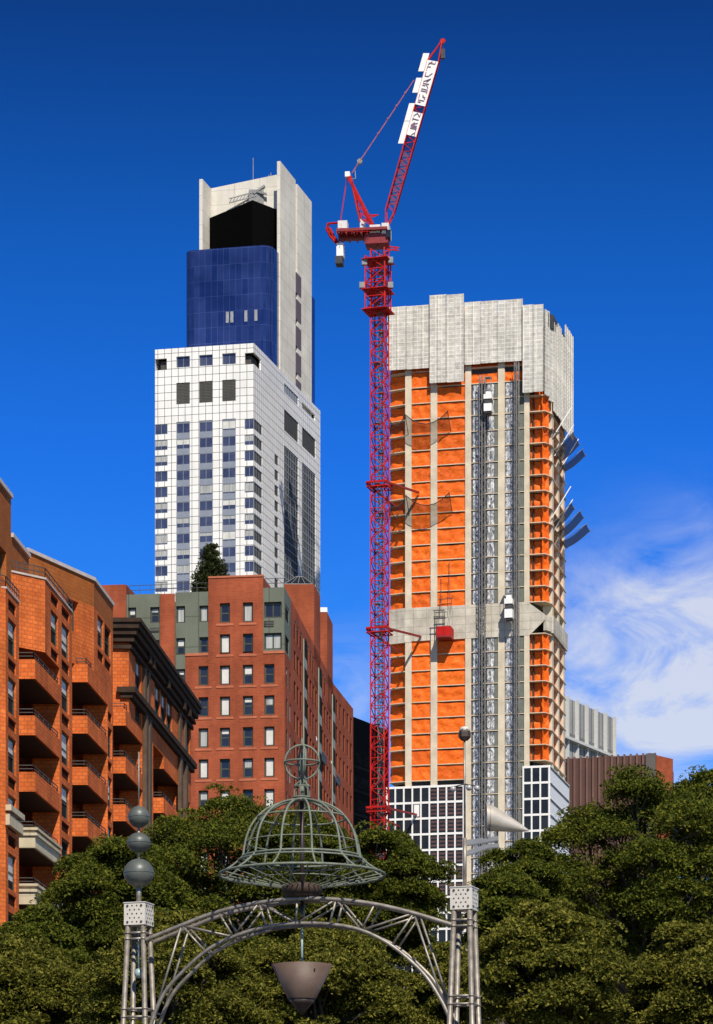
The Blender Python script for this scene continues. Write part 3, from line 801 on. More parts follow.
def platform():
    F = OF; a0, a1 = F.a(440), F.a(454); z0, z1 = F.z(447, 641), F.z(447, 630)
    c = F.xy((a0+a1)/2, 1.8)
    rt = thing('loading_platform', 'dark red loading platform jutting from the tower below the concrete band', 'platform', (c[0], c[1], z0))
    m = MB(); m.fbox(F, a0, a1, z0, z0+.3, -.2, 3.6); m.build('deck', M['dark_red'], rt, rt)
    m = MB(); m.fbox(F, a0, a0+.12, z0+.3, z1, .2, 3.6); m.fbox(F, a1-.12, a1, z0+.3, z1, .2, 3.6); m.fbox(F, a0+.12, a1-.12, z0+.3, z1, 3.48, 3.6)
    m.build('side_panel', M['red_steel'], rt, rt)
    m = MB()
    zt = F.z(447, 613)
    for x in (F.a(437), F.a(445.5)):
        for d in (1.0, 2.6): m.bar(F.pt(x, z0+.2, d), F.pt(x, zt, d), .09, 4)
    for zc in (zt, zt-1.2):
        for d in (1.0, 2.6): m.bar(F.pt(F.a(436), zc, d), F.pt(F.a(447.5), zc, d), .1, 4)
    for x in (a0+.3, a1-.3): m.bar(F.pt(x, z1, 3.4), F.pt(x, F.z(447, 596), .2), .05, 4)
    m.bar(F.pt(F.a(450), zt, 1), F.pt(F.a(450), F.z(450, 560), .4), .06, 4); m.bar(F.pt(F.a(442), zt, 1), F.pt(F.a(442), F.z(450, 575), .4), .06, 4)
    m.bar(F.pt(F.a(439), F.z(450, 600), .6), F.pt(F.a(454), F.z(450, 599), .6), .08, 4)
    m.build('gantry', M['steel_dark'], rt, rt)
platform()

# ------------------------------------------------------------------ tower crane
def crane():
    Y = 579.0; c = at(379.6, 0, Y); cx, cy = c.x, c.y
    rt = thing('tower_crane', 'red luffing tower crane tied to the edge of the unfinished tower', 'crane', (cx, cy, 0))
    th = radians(18); ex = (cos(th), -sin(th)); ey = (sin(th), cos(th))
    zt = zz(250, Y); w = 2.75
    m = MB(); lattice(m, (cx, cy), ex, ey, w, 0, zt, 2.0, .18, .10); m.build('mast', M['red_steel'], rt, rt)
    l = MB(); lc = (cx+ex[0]*.2, cy+ey[1]*.1)
    lattice(l, lc, ex, ey, .9, 0, zt, 1.1, .05, .05)
    z = 20.0; k = 0
    while z < zt-4:
        s = .5 if k % 2 else -.5
        p = (cx+ex[0]*s, cy+ex[1]*s); l.prism([(p[0]-.55, p[1]-.8), (p[0]+.55, p[1]-.8), (p[0]+.55, p[1]+.8), (p[0]-.55, p[1]+.8)], z, z+.08)
        q = (cx-ex[0]*s, cy-ex[1]*s); l.bar((p[0], p[1], z), (q[0], q[1], z+5.8), .10, 4); l.bar((p[0], p[1]-.5, z), (q[0], q[1]-.5, z+5.8), .08, 4)
        z += 5.8; k += 1
    l.build('ladder', M['mast_grey'], rt, rt)
    # climbing frame near the top
    f = MB(); zc0 = zz(312, Y); lattice(f, (cx-.3, cy), ex, ey, 3.9, zc0, zt-1.5, 2.6, .20, .11)
    for zq in (zc0, zz(292, Y), zz(262, Y)):
        f.prism([(cx-.3+ex[0]*s*2.6+ey[0]*t*2.6, cy+ex[1]*s*2.6+ey[1]*t*2.6) for s, t in ((-1, -1), (1, -1), (1, 1), (-1, 1))], zq, zq+.14)
    f.build('climbing_frame', M['red_steel'], rt, rt)
    for zq, px in ((zz(289, Y), 362), (zz(289, Y), 390.5), (zz(264, Y), 390.5), (zz(266, Y), 364.5)):
        p = at(px, 289, Y-1); g = MB(); g.prism([(p.x-.5, p.y-.5), (p.x+.5, p.y-.5), (p.x+.5, p.y+.5), (p.x-.5, p.y+.5)], zq-.2, zq+.9)
        g.build('service_box', M['steel_grey'], rt, rt)
    h = MB(); A = at(385, 249, Y-1); B = at(399, 250.5, Y-1)
    for dz in (0, .55): h.bar(A+Vector((0, 0, dz)), B+Vector((0, 0, dz)), .15, 4)
    h.bar(at(385, 252, Y-1.8), at(399, 247.5, Y-1.8), .13, 4); h.build('winch_beam', M['red_steel'], rt, rt)
    # slewing platform
    e = Vector((cos(radians(8)), -sin(radians(8)), 0)); s = Vector((sin(radians(8)), cos(radians(8)), 0))
    O = Vector((cx, cy, 0)); sc = Y/FPX
    def P(px, py, side=0.0):     # crane frame: along e from the picture column, z from the row
        t = (kx(px)*Y - cx)/e.x
        p = O + e*t + s*side; p.z = zz(py, p.y-side*0); return p
    def slab(mbx, p0, p1, y0, y1, wd, m_=0):
        A, B = P(p0, y1), P(p1, y1); zt_, zb_ = P(p0, y0).z, A.z
        mbx.prism([tuple((A-s*wd)[:2]), tuple((B-s*wd)[:2]), tuple((B+s*wd)[:2]), tuple((A+s*wd)[:2])], zb_, zt_, m_)
    d = MB(); slab(d, 338.5, 389, 234.0, 236.6, 2.9); slab(d, 366, 389, 236.6, 247, 1.9)
    slab(d, 338.6, 388, 236.6, 240.5, .5)
    for px in (341, 348, 356, 363):
        A = P(px, 237.4); d.bar(A-s*2.8, A+s*2.8, .2, 4)
    d.build('slewing_platform', M['dark_red'], rt, rt)
    r = MB()
    for sd in (-2.85, 2.85):
        r.bar(P(338.5, 228, sd), P(372, 229, sd), .05, 4); r.bar(P(338.5, 231, sd), P(372, 231.5, sd), .05, 4)
        for px in range(339, 373, 5): r.bar(P(px, 234.5, sd), P(px, 228, sd), .05, 4)
    r.build('guard_rail', M['red_steel'], rt, rt)
    n = MB(); slab(n, 338.5, 347.8, 222.5, 232, 1.0); n.build('winch_house', M['dull_white'], rt, rt)
    n = MB(); slab(n, 360.5, 364.8, 220.5, 230.5, .8); n.build('switch_cabinet', M['dull_white'], rt, rt)
    n = MB(); slab(n, 371, 381.5, 228.5, 236.5, 2.0); n.build('machine_house', M['dull_white'], rt, rt)
    n = MB(); slab(n, 383, 390.0, 227, 237.5, 2.2); n.build('cab', M['dull_white'], rt, rt)
    n = MB(); A = P(387.6, 236, -2.25); n.prism([(A.x, A.y-.05), (A.x+.9, A.y-.05), (A.x+.9, A.y+2), (A.x, A.y+2)], A.z-.2, A.z+1.2); n.build('cab_window', M['glass_dark'], rt, rt)
    # counterweight arm
    n = MB()
    for sd in (-.8, .8):
        n.path([P(337.5, 244, sd), P(331, 237, sd), P(326.8, 229, sd), P(328.2, 223.5, sd), P(338, 222.8, sd)], .22, 5)
        n.path([P(338.5, 243, sd), P(333.5, 236, sd), P(329.5, 228, sd)], .16, 5)
    for q in ((331, 237), (327.5, 229), (334, 241), (329, 233)): n.bar(P(*q, -.8), P(*q, .8), .15, 4)
    n.build('counterweight_arm', M['red_steel'], rt, rt)
    n = MB(); slab(n, 337.2, 344, 245, 258, 1.1); n.build('counterweight', M['white_board'], rt, rt)
    n = MB(); slab(n, 336, 343, 258, 265.5, 1.2); n.build('counterweight_block', M['steel_dark'], rt, rt)
    # A-frame
    n = MB()
    apex = P(349, 175)
    for sd in (-1.0, 1.0):
        n.bar(P(348.5, 177, sd*.6), P(374, 228, sd*1.5), .26, 5); n.bar(P(350.5, 176, sd*.6), P(361, 222, sd*1.5), .17, 5)
        for t in range(8):
            q0 = P(348.5+25.5*t/8, 177+51*t/8, sd*(.6+.9*t/8)); q1 = P(350.5+10.5*(t+.5)/8+ (3 if t > 3 else 0), 176+46*(t+.5)/8, sd*(.6+.9*(t+.5)/8)); q2 = P(348.5+25.5*(t+1)/8, 177+51*(t+1)/8, sd*(.6+.9*(t+1)/8))
            n.bar(q0, q1, .09, 4); n.bar(q1, q2, .09, 4)
    for t in range(9): n.bar(P(348.5+25.5*t/8, 177+51*t/8, -(.6+.9*t/8)), P(348.5+25.5*t/8, 177+51*t/8, .6+.9*t/8), .09, 4)
    n.bar(P(367, 215.5), P(378.5, 215), .16, 4); n.bar(P(366, 219), P(378.5, 215), .10, 4)
    n.build('mast_head', M['red_steel'], rt, rt)
    n = MB(); slab(n, 345.5, 350.2, 173, 178, .8); n.build('sheave_block', M['white_plain'], rt, rt)
    n = MB(); n.bar(P(350, 179), P(355.6, 178.5), .08, 4); n.bar(P(355.6, 178.5), P(355, 168.5), .10, 4); n.bar(P(355, 168.5), P(353.5, 170), .06, 4)
    n.build('sheave_bracket', M['steel_grey'], rt, rt)
    n = MB()
    for sd in (-.3, .3): n.bar(P(347, 178, sd), P(338.5, 234, sd), .07, 4)
    n.build('back_stay', M['red_steel'], rt, rt)
    n = MB(); 
    for sd in (-.35, .35): n.bar(P(352, 173, sd), P(414, 80, sd), .07, 4)
    for t in (.42, .58, .72, .86):
        q = P(352+62*t, 173-93*t); n.bar(q-s*.4, q+s*.4, .16, 4)
    n.build('luffing_rope', M['mid_mauve_red'], rt, rt)
    n = MB(); q = P(359.8, 161.5); n.bar(q-s*.3, q+s*.3, .5, 10); n.bar(q+Vector((-.5, 0, -.75)), q+Vector((.5, 0, .75)), .22, 5); n.build('rope_block', M['steel_grey'], rt, rt)
    # jib
    A0, A1 = (382.2, 224), (428.0, 60); B0, B1 = (390.3, 227), (438.6, 62)
    tip = (442.2, 40)
    J = MB(); hw = 1.0
    L = lambda t, e0, e1, sd: P(e0[0]+(e1[0]-e0[0])*t, e0[1]+(e1[1]-e0[1])*t, sd)
    for sd in (-hw, hw):
        J.bar(L(0, (386.4, 229), (386.4, 229), sd), L(.09, A0, A1, sd), .14, 4); J.bar(L(0, (386.4, 229), (386.4, 229), sd), L(.09, B0, B1, sd), .14, 4)
        for e0, e1 in ((A0, A1), (B0, B1)): J.bar(L(.09, e0, e1, sd), L(1, e0, e1, sd), .15, 4)
        J.bar(L(1, A0, A1, sd), P(*tip, sd*.4), .15, 4); J.bar(L(1, B0, B1, sd), P(*tip, sd*.4), .15, 4)
        n_ = 34
        for i in range(n_):
            t0, t1 = .09+.91*i/n_, .09+.91*(i+1)/n_
            if i % 2: J.bar(L(t0, A0, A1, sd), L(t1, B0, B1, sd), .065, 4, caps=False)
            else: J.bar(L(t0, B0, B1, sd), L(t1, A0, A1, sd), .065, 4, caps=False)
    for i in range(35):
        t0 = .09+.91*i/34; t1 = min(1, t0+.91/34)
        for e0, e1 in ((A0, A1), (B0, B1)):
            J.bar(L(t0, e0, e1, -hw), L(t0, e0, e1, hw), .065, 4, caps=False); J.bar(L(t0, e0, e1, -hw), L(t1, e0, e1, hw), .05, 4, caps=False)
    jib = J.build('jib', M['red_steel'], rt, rt)
    n = MB(); 
    for sd in (-.25, .25):
        q = P(442.5, 41, sd); n.bar(q-s*.08, q+s*.08, .5, 12)
    n.build('tip_sheave', M['red_steel'], jib, rt)
    n = MB(); n.bar(P(442.5, 42), P(442.6, 53), .05, 4); q = P(442.6, 54); n.prism([(q.x-.4, q.y-.3), (q.x+.4, q.y-.3), (q.x+.4, q.y+.3), (q.x-.4, q.y+.3)], q.z-.9, q.z+.9)
    n.bar(P(442.6, 56.5), P(443.2, 60), .12, 4); n.build('hook_block', M['steel_dark'], jib, rt)
    # walkway mesh inside the jib
    n = MB()
    Q = [L(.12, A0, A1, hw*.9), L(.99, A0, A1, hw*.9), L(.99, B0, B1, hw*.9), L(.12, B0, B1, hw*.9)]
    n.quad(*Q); n.build('jib_mesh', M['jib_mesh'], jib, rt)
    # white boards on the jib, some with painted lettering
    def board(e0, e1, f0, f1, t0, t1, sd, ink=0, mat='white_board', rg=None):
        m_ = MB(); q = [L(t0, e0, e1, sd), L(t0, f0, f1, sd), L(t1, f0, f1, sd), L(t1, e0, e1, sd)]
        off = -s*.12
        m_.quad(*[x+off for x in q], 0); m_.quad(*[x for x in reversed(q)], 0)
        for i in range(4): m_.quad(q[i], q[(i+1) % 4], q[(i+1) % 4]+off, q[i]+off, 0)
        o = m_.build('sign_board', M[mat], jib, rt)
        if ink:
            k_ = MB()
            pt = lambda u, v: (q[0]*(1-u)*(1-v)+q[1]*u*(1-v)+q[2]*u*v+q[3]*(1-u)*v) - s*.16
            for i in range(ink):          # worn strokes of illegible lettering running along the board
                v0 = (i+.15)/ink; v1 = (i+.85)/ink
                for _ in range(3):
                    u0, u1 = rg.choice([(.2, .8), (.2, .2), (.8, .8), (.2, .5), (.5, .8)]); w0, w1 = rg.choice([(v0, v1), (v1, v0), (v0, v0), ((v0+v1)/2,)*2, (v1, v1)])
                    k_.bar(pt(u0, w0), pt(u1, w1 if (u0 != u1 or w0 != w1) else v1), .10, 4)
            k_.build('lettering', M['ink'], o, rt)
    rg = random.Random(11)
    board(A0, A1, B0, B1, .73, 1.0, -hw-.1, 8, rg=rg); board(A0, A1, B0, B1, .545, .685, -hw-.1, 5, rg=rg)
    A0b, A1b = (376.3, 224), (421.9, 60)
    for t0, t1 in ((.49, .625), (.628, .735), (.80, .89), (.93, 1.04)):
        board(A0b, A1b, A0, A1, t0, t1, -hw+.1, 0)
    # collars and ties to the building
    for yc, pxe, ye in ((484, 419, 494), (629.5, 421, 638), (808.5, 417, 816)):
        n = MB(); zc = zz(yc, Y)
        cs = [(cx+ex[0]*i*2.0+ey[0]*j*2.0, cy+ex[1]*i*2.0+ey[1]*j*2.0) for i, j in ((-1, -1), (1, -1), (1, 1), (-1, 1))]
        for i in range(4): n.bar((*cs[i], zc), (*cs[(i+1) % 4], zc), .25, 4); n.bar((*cs[i], zc-.8), (*cs[(i+1) % 4], zc-.8), .15, 4)
        col = n.build('mast_collar', M['red_steel'], rt, rt)
        n = MB(); E = OF.pt(OF.a(pxe), OF.z(pxe, ye)+.2, .35); S0 = Vector((*cs[1], zc-.3))
        n.bar(S0, E, .26, 4); n.bar((*cs[0], zc-.3), OF.pt(OF.a(400), zc-1.5, -.2), .2, 4)
        n.build('tie_beam', M['dark_red'], col, rt)
M['mid_mauve_red'] = plain('rope_red', (.40, .10, .12), .6, var=.3)
def jibmesh():
    m, nt, b = new_mat('jib_mesh'); b.inputs['Base Color'].default_value = (.10, .07, .11, 1); b.inputs['Roughness'].default_value = .8
    tr = N(nt, 'ShaderNodeBsdfTransparent'); mx = N(nt, 'ShaderNodeMixShader'); mx.inputs[0].default_value = .55
    nt.links.new(tr.outputs[0], mx.inputs[1]); nt.links.new(b.outputs[0], mx.inputs[2]); nt.links.new(mx.outputs[0], nt.nodes['Material Output'].inputs[0]); return m
M['jib_mesh'] = jibmesh()
crane()

# ------------------------------------------------------------------ brick apartment block on the left
SL = .0912
def WX(Y): return -17.75+SL*(Y-157)
def BX(Y): return -16.3+SL*(Y-157)
def left_block():
    rt = thing('balcony_block', 'orange brick apartment block with stacked balconies and dark cornice', 'building', (-22, 170, 0))
    D = (SL, 1); FB = Face((BX(140), 140), D); FW = Face((WX(120)-2.6, 120), D)
    ln = math.hypot(*D)
    ab = lambda Y: (Y-140)*ln; aw = lambda Y: (Y-120)*ln
    W = lambda Y: (WX(Y), Y); B = lambda Y: (BX(Y), Y)
    Lv = lambda k: 36.58-2.9*k
    wl = MB(); br = MB(); cp = MB()       # orange brick, brown top band, pale coping
    def coping(Fc, a0, a1, z, d0=-.4, d1=.12, h=.22): cp.fbox(Fc, a0, a1, z, z+h, d0, d1)
    # set-back body
    back = -45
    V = lambda Y, d=2.6: (WX(Y)-d, Y)
    wl.prism([W(120), W(154.0), (back, 154.0), (back, 120)], 0, 38.6)
    wl.prism([V(154.0), V(162.5), (back, 162.5), (back, 154.0)], 0, 35.6)
    wl.prism([W(154.01), W(164.5), (back, 164.5), (back, 154.01)], 35.61, 38.6)
    wl.prism([W(162.5), W(168.9), (back, 168.9), (back, 162.5)], 0, 35.6)
    wl.prism([V(168.9), V(176.4), (back, 176.4), (back, 168.9)], 0, 37.6)
    wl.prism([W(176.4), W(182.2), (back, 182.2), (back, 176.4)], 0, 37.6)
    wl.prism([W(164.51), W(183.0), (back, 183.0), (back, 164.51)], 37.61, 38.4)
    wl.prism([V(182.2), V(188.8), (back, 188.8), (back, 182.2)], 0, 37.39)
    wl.prism([W(188.8), W(192.2), (back, 192.2), (back, 188.8)], 0, 37.39)
    wl.prism([V(192.2), V(204.0), (back, 204.0), (back, 192.2)], 0, 37.39)
    wl.prism([W(204.0), W(209.2), (back, 209.2), (back, 204.0)], 0, 37.39)
    wl.prism([W(183.0), W(209.2), (back, 209.2), (back, 183.0)], 37.4, 38.0)
    # storeys above
    FA = Face(W(135), D)
    hA = [((152.4-135)*ln, (154.2-135)*ln, 37.9, 40.1)]
    wall(br, FA, 0, (155.4-135)*ln, 38.6, 43.2, hA, .35, .0, 0)
    br.prism([(WX(135)-.36, 135), (WX(155.4)-.36, 155.38), (back, 155.38), (back, 135)], 38.6, 43.19)
    window(rt, rt, FA, hA[0][0], hA[0][1], 38.6, 40.1, M['window_frame'], M['glass_side'], -.34, .1, 0, 0, .9, M['blind'])
    coping(FA, 0, (155.4-135)*ln, 43.2)
    br.prism([W(155.41), W(160), (back, 160), (back, 155.41)], 38.61, 41.25)
    coping(Face(W(155.4), D), .1, 4.6, 41.25)
    # bay above the first balcony column
    def bay(poly, Fd, Ya, Yb, z0, zband, z1, wins, rows, name=None):
        pass
    def win_rows(Fx, mbx, Ya, Yb, z0, z1, cols, ks, rec=.2, spand=True):
        """facade strip with a window per storey and a dark panel below each"""
        holes = []
        for (y0, y1) in cols:
            for k in ks:
                holes.append((ab(y0), ab(y1), Lv(k)-.08, Lv(k)+1.67))
                if spand: holes.append((ab(y0), ab(y1), Lv(k)-.86, Lv(k)-.32))
        holes = [h for h in holes if h[2] >= z0-.01 and h[3] <= z1+.01]
        wall(mbx, Fx, ab(Ya), ab(Yb), z0, z1, holes, rec)
        for h in holes:
            if h[3]-h[2] > 1:
                if len(wcount) < 100:
                    window(rt, rt, Fx, h[0], h[1], h[2], h[3], M['window_frame'], M['glass_side'], -rec+.02, .09, 0, 1, random.choice([0, 0, .4, .7]), M['blind']); wcount.append(1)
            else: pn.fbox(Fx, h[0], h[1], h[2], h[3], -rec-.1, -.08)
    wcount = []; pn = MB()
    # bay 0 (at the picture edge)
    c0 = B(147.1)
    D45 = Face((c0[0]-.69*4, c0[1]-.72*4), (.69, .72))
    wall(wl, D45, 0, math.hypot(.69, .72)*4, 0, 36.6)
    win_rows(FB, wl, 147.1, 150.3, 0, 36.6, [(147.7, 149.6)], range(0, 12))
    wl.prism([B(147.2)[:1]+(147.2,), (BX(150.3)-.45, 150.3), (WX(150.3)-1, 150.3), (WX(147.2)-1, 147.2)], 36.0, 36.5)
    wl.quad((*B(150.3), 0), (*W(150.3), 0), (*W(150.3), 36.6), (*B(150.3), 36.6))
    coping(FB, ab(147.1), ab(150.3), 36.6, -.3, .05, .1)
    # bay 1
    q1 = W(155.4); c1 = B(157.0)
    d1 = (c1[0]-q1[0], c1[1]-q1[1]); E1 = Face(q1, d1); l1 = math.hypot(*d1)
    wall(wl, E1, 0, l1, 35.6, 39.4)
    win_rows(FB, wl, 157.0, 164.6, 35.6, 39.4, [(158.6, 160.6), (161.6, 163.8)], range(-1, 2))
    wl.poly([(*q1, 35.6), (*W(164.6), 35.6), (*B(164.6), 35.6), (*c1, 35.6)])
    wl.poly([(*q1, 39.1), (*c1, 39.1), (*B(164.6), 39.1), (*W(164.6), 39.1)])
    cp.fbox(FB, ab(157), ab(164.6), 39.4, 39.5, -.3, .06); cp.fbox(E1, 0, l1, 39.4, 39.5, -.3, .06)
    win_rows(FB, wl, 161.0, 164.6, 0, 35.6, [(161.6, 163.8)], range(0, 12))
    wl.quad((*W(161), 0), (*B(161), 0), (*B(161), 35.6), (*W(161), 35.6)); wl.quad((*B(164.6), 0), (*W(164.6), 0), (*W(164.6), 39.4), (*B(164.6), 39.4))
    # bay 2 with the long slanting wall
    s2 = (-18.07, 164.5); c2 = (BX(171.3), 171.3); E2 = Face(s2, (c2[0]-s2[0], c2[1]-s2[1])); l2 = math.hypot(c2[0]-s2[0], c2[1]-s2[1])
    zb = 41.25
    hw = [(E2.a(66.5), E2.a(78.5), E2.z(72, 631), E2.z(72, 600))]
    wall(wl, E2, 0, l2, 37.6, zb, hw, .4)
    window(rt, rt, E2, hw[0][0], hw[0][1], hw[0][2], min(hw[0][3], zb), M['window_frame'], M['glass_side'], -.38, .12, 1, 0)
    br.fbox(E2, 0, l2, zb, 42.75, -.6, 0); br.fbox(FB, ab(171.3), ab(177.6), zb, 42.75, -.6, 0)
    win_rows(FB, wl, 171.3, 177.6, 37.6, zb, [(172.5, 174.4), (174.8, 176.9)], range(-2, 1))
    wl.poly([(*s2, 37.6), (s2[0], 177.6), (*B(177.6), 37.6)[:2]+(37.6,), (*c2, 37.6)] if False else [(*s2, 37.6), (s2[0], 177.6, 37.6), (*B(177.6), 37.6), (*c2, 37.6)])
    wl.poly([(*s2, 42.5), (*c2, 42.5), (*B(177.6), 42.5), (s2[0]-6, 177.6, 42.5), (s2[0]-6, 164.5, 42.5)])
    coping(E2, 0, l2, 42.75, -.6, .1, .2); coping(FB, ab(171.3), ab(177.6), 42.75, -.6, .1, .2)
    win_rows(FB, wl, 175.8, 177.6, 0, 37.6, [(175.95, 177.3)], range(0, 12))
    wl.quad((*W(175.8), 0), (*B(175.8), 0), (*B(175.8), 37.6), (*W(175.8), 37.6)); wl.quad((*B(177.6), 0), (*W(177.6), 0), (*W(177.6), 42.7), (*B(177.6), 42.7))
    # bay 3: the wing under the dark cornice
    Y3, Y4 = 183.2, 209.2
    E3 = Face((WX(Y3)-.6, Y3), (1, 0)); l3 = BX(Y3)-WX(Y3)+.6
    wall(wl, E3, 0, l3, 37.4, 42.4)
    uh = [(185.6, 187.8), (193.2, 195.5), (195.7, 198.0), (198.2, 200.6), (206.8, 208.8)]
    holes = [(ab(p), ab(q), 39.5, 41.5) for p, q in uh] + [(ab(p), ab(q), 37.45, 38.6) for p, q in ((185.6, 187.8),)]
    wall(wl, FB, ab(Y3), ab(Y4), 37.4, 42.4, holes, .2)
    for h in holes: window(rt, rt, FB, h[0], h[1], h[2], h[3], M['window_frame'], M['glass_side'], -.18, .1, 1, 0, random.choice([0, .4]), M['blind'])
    wl.poly([(WX(Y3)-.6, Y3, 37.4), (*W(Y4), 37.4), (*B(Y4), 37.4), (*B(Y3), 37.4)]); wl.prism([(WX(Y3)-3, Y3+.3), (BX(Y3)-.5, Y3+.3), (BX(Y4)-.5, Y4), (WX(Y4)-3, Y4)], 41.8, 42.6)
    win_rows(FB, wl, 188.3, 192.6, 0, 37.4, [(190.9, 192.3)], range(1, 11))
    win_rows(FB, wl, 203.6, Y4, 0, 37.4, [(206.8, 208.8)], range(0, 11))
    for Yq in (188.3, 203.6): wl.quad((*W(Yq), 0), (*B(Yq), 0), (*B(Yq), 37.4), (*W(Yq), 37.4))
    for Yq in (192.6, Y4): wl.quad((*B(Yq), 0), (*W(Yq), 0), (*W(Yq), 42.4), (*B(Yq), 42.4))
    wl.build('wall', M['orange_brick'], rt, rt); br.build('top_storey_wall', M['brown_brick'], rt, rt); cp.build('coping', M['coping'], rt, rt); pn.build('spandrel_panel', M['dark_panel'], rt, rt)
    # cornice, string course and pilasters
    c = MB()
    for z0, z1, pr in ((41.45, 41.7, .18), (41.85, 42.05, .34), (42.05, 42.25, .26), (42.25, 42.6, .5), (42.6, 42.95, .66), (42.95, 43.2, .78)):
        c.prism([(WX(Y3)-.5, Y3-pr), (BX(Y3)+pr, Y3-pr), (BX(Y4)+pr, Y4+pr*.6), (BX(Y4)-1, Y4+pr*.6), (BX(Y3)-1.1, Y3+1.2), (WX(Y3)-.5, Y3+1.2)], z0, z1)
    for Yb in (188.8, 190.2, 196.4, 203.4, 205.8): c.fbox(FB, ab(Yb-.35), ab(Yb+.35), 41.7, 42.25, .1, .5)
    c.build('cornice', M['bronze'], rt, rt)
    c = MB(); c.prism([(BX(Y3)-.7, Y3-.35), (BX(Y3)+.42, Y3-.35), (BX(Y4)+.42, Y4+.2), (BX(Y4)-.2, Y4+.2), (BX(Y3)-.2, Y3+.8), (BX(Y3)-.7, Y3+.8)], 38.75, 39.1)
    c.prism([(BX(Y3)-.5, Y3-.2), (BX(Y3)+.25, Y3-.2), (BX(Y4)+.25, Y4+.1), (BX(Y4)-.2, Y4+.1), (BX(Y3)-.2, Y3+.8), (BX(Y3)-.5, Y3+.8)], 38.45, 38.75)
    c.build('string_course', M['bronze'], rt, rt)
    for Yp in (188.8, 190.2, 203.4, 205.8):
        p = MB(); p.fbox(FB, ab(Yp-.4), ab(Yp+.4), 0, 38.45, .02, .26); p.fbox(FB, ab(Yp-.36), ab(Yp+.36), 39.1, 41.45, .02, .17)
        p.fbox(FB, ab(Yp-.5), ab(Yp+.5), 30.9, 31.5, .02, .36)
        p.build('pilaster', M['bronze_green'], rt, rt)
    # recess glazing behind the balconies
    def recess(Ya, Yb, ks):
        for k in ks:
            if len(wcount) < 100:
                window(rt, rt, FW, aw(Ya), aw(Yb), Lv(k)+.05, Lv(k)+2.2, M['window_frame'], M['glass_side'], .02, .1, 2, 0); wcount.append(1)
    recess(156.0, 160.5, range(1, 5)); recess(170.4, 175.2, range(0, 5)); recess(184.0, 188.0, range(0, 4)); recess(194.5, 203.0, range(0, 3))
    # recess soffit shade comes from the slabs themselves
    def balcony(Yb, Yp, k, stone=False, inner=None, front=True):
        z = Lv(k); X0 = inner if inner is not None else WX(Yb)+.1
        out = [(X0, Yb), (BX(Yb), Yb), (BX(Yp)-.004, Yp), (WX(Yp)+.02, Yp), (X0, Yb+1.0)] if False else [(X0, Yb), (BX(Yb), Yb), (BX(Yp), Yp-.01), (WX(Yp)-2.5, Yp-.01), (WX(Yb+1.6)-2.5, Yb+1.6), (X0, Yb+1.2)]
        mat = M['pale_stone'] if stone else M['orange_brick']
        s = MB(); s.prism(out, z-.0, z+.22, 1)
        t = .2
        # parapet: front and side sheets with thickness
        h = 1.0
        s.prism([(X0, Yb), (BX(Yb), Yb), (BX(Yb)-t, Yb+t), (X0, Yb+t)], z+.22, z+h, 0)
        s.prism([(BX(Yb), Yb), (BX(Yp), Yp-.01), (BX(Yp)-t, Yp-.01), (BX(Yb)-t, Yb+t)], z+.22, z+h, 0)
        s.prism([(X0-.0, Yb-.015), (BX(Yb)+.015, Yb-.015), (BX(Yp)+.015, Yp-.02), (BX(Yp)-.1, Yp-.02), (BX(Yb)-.1, Yb+.1), (X0, Yb+.1)], z-.01, z+.215, 0)
        if stone:
            for z0, pr in ((z+.62, .10), (z+.9, .14)):
                s.prism([(X0, Yb-pr), (BX(Yb)+pr, Yb-pr), (BX(Yp)+pr, Yp-.02), (BX(Yp)-.1, Yp-.02), (BX(Yb)-.1, Yb+.1), (X0, Yb+.1)], z0, z0+.14, 0)
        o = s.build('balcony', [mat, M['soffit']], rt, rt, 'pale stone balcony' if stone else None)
        r = MB(); g = .1
        pts = [(X0, Yb+g), (BX(Yb)-g, Yb+g), (BX(Yp)-g, Yp-.1)]
        for dz in (h+.18, h+.36): 
            for i in range(2): r.bar((*pts[i], z+dz), (*pts[i+1], z+dz), .028, 4)
        for i in range(2):
            L_ = math.hypot(pts[i+1][0]-pts[i][0], pts[i+1][1]-pts[i][1]); n = max(1, int(L_/1.1))
            for j in range(n+1):
                t_ = j/n; q = (pts[i][0]+(pts[i+1][0]-pts[i][0])*t_, pts[i][1]+(pts[i+1][1]-pts[i][1])*t_); r.bar((*q, z+h), (*q, z+h+.38), .028, 4)
        r.build('railing', M['rail'], o, rt)
    xin = lambda px, Y: kx(px)*Y
    for k in range(1, 9): balcony(154.4, 161.0, k, k in (4, 5), xin(17.3, 154.4))
    for k in range(0, 9): balcony(169.3, 175.8, k, False, xin(71.5, 169.3))
    for k in range(0, 8): balcony(182.1, 188.3, k, False, xin(111.4, 182.1))
    for k in range(0, 8): balcony(196.9, 203.6, k, False, xin(153.0, 196.9))
    # stone belt on the lower wall
    s = MB(); s.fbox(FB, ab(147.1)-.1, ab(150.3), Lv(4), Lv(4)+.55, .01, .22); s.fbox(FB, ab(147.1)-.1, ab(150.3), Lv(4)+.72, Lv(4)+1.0, .01, .3)
    s.build('stone_belt', M['pale_stone'], rt, rt)
    # roof railings
    for (p0, p1, z) in ((q1, c1, 39.5), (c1, B(164.6), 39.5), (B(147.1), B(150.3), 36.7), ((c0[0]-2, c0[1]-2.1), c0, 36.7)):
        r = MB()
        for dz in (.25, .5): r.bar((*p0, z+dz), (*p1, z+dz), .03, 4)
        for j in range(7):
            q = (p0[0]+(p1[0]-p0[0])*j/6, p0[1]+(p1[1]-p0[1])*j/6); r.bar((*q, z), (*q, z+.5), .03, 4)
        r.build('roof_railing', M['rail'], rt, rt)
left_block()

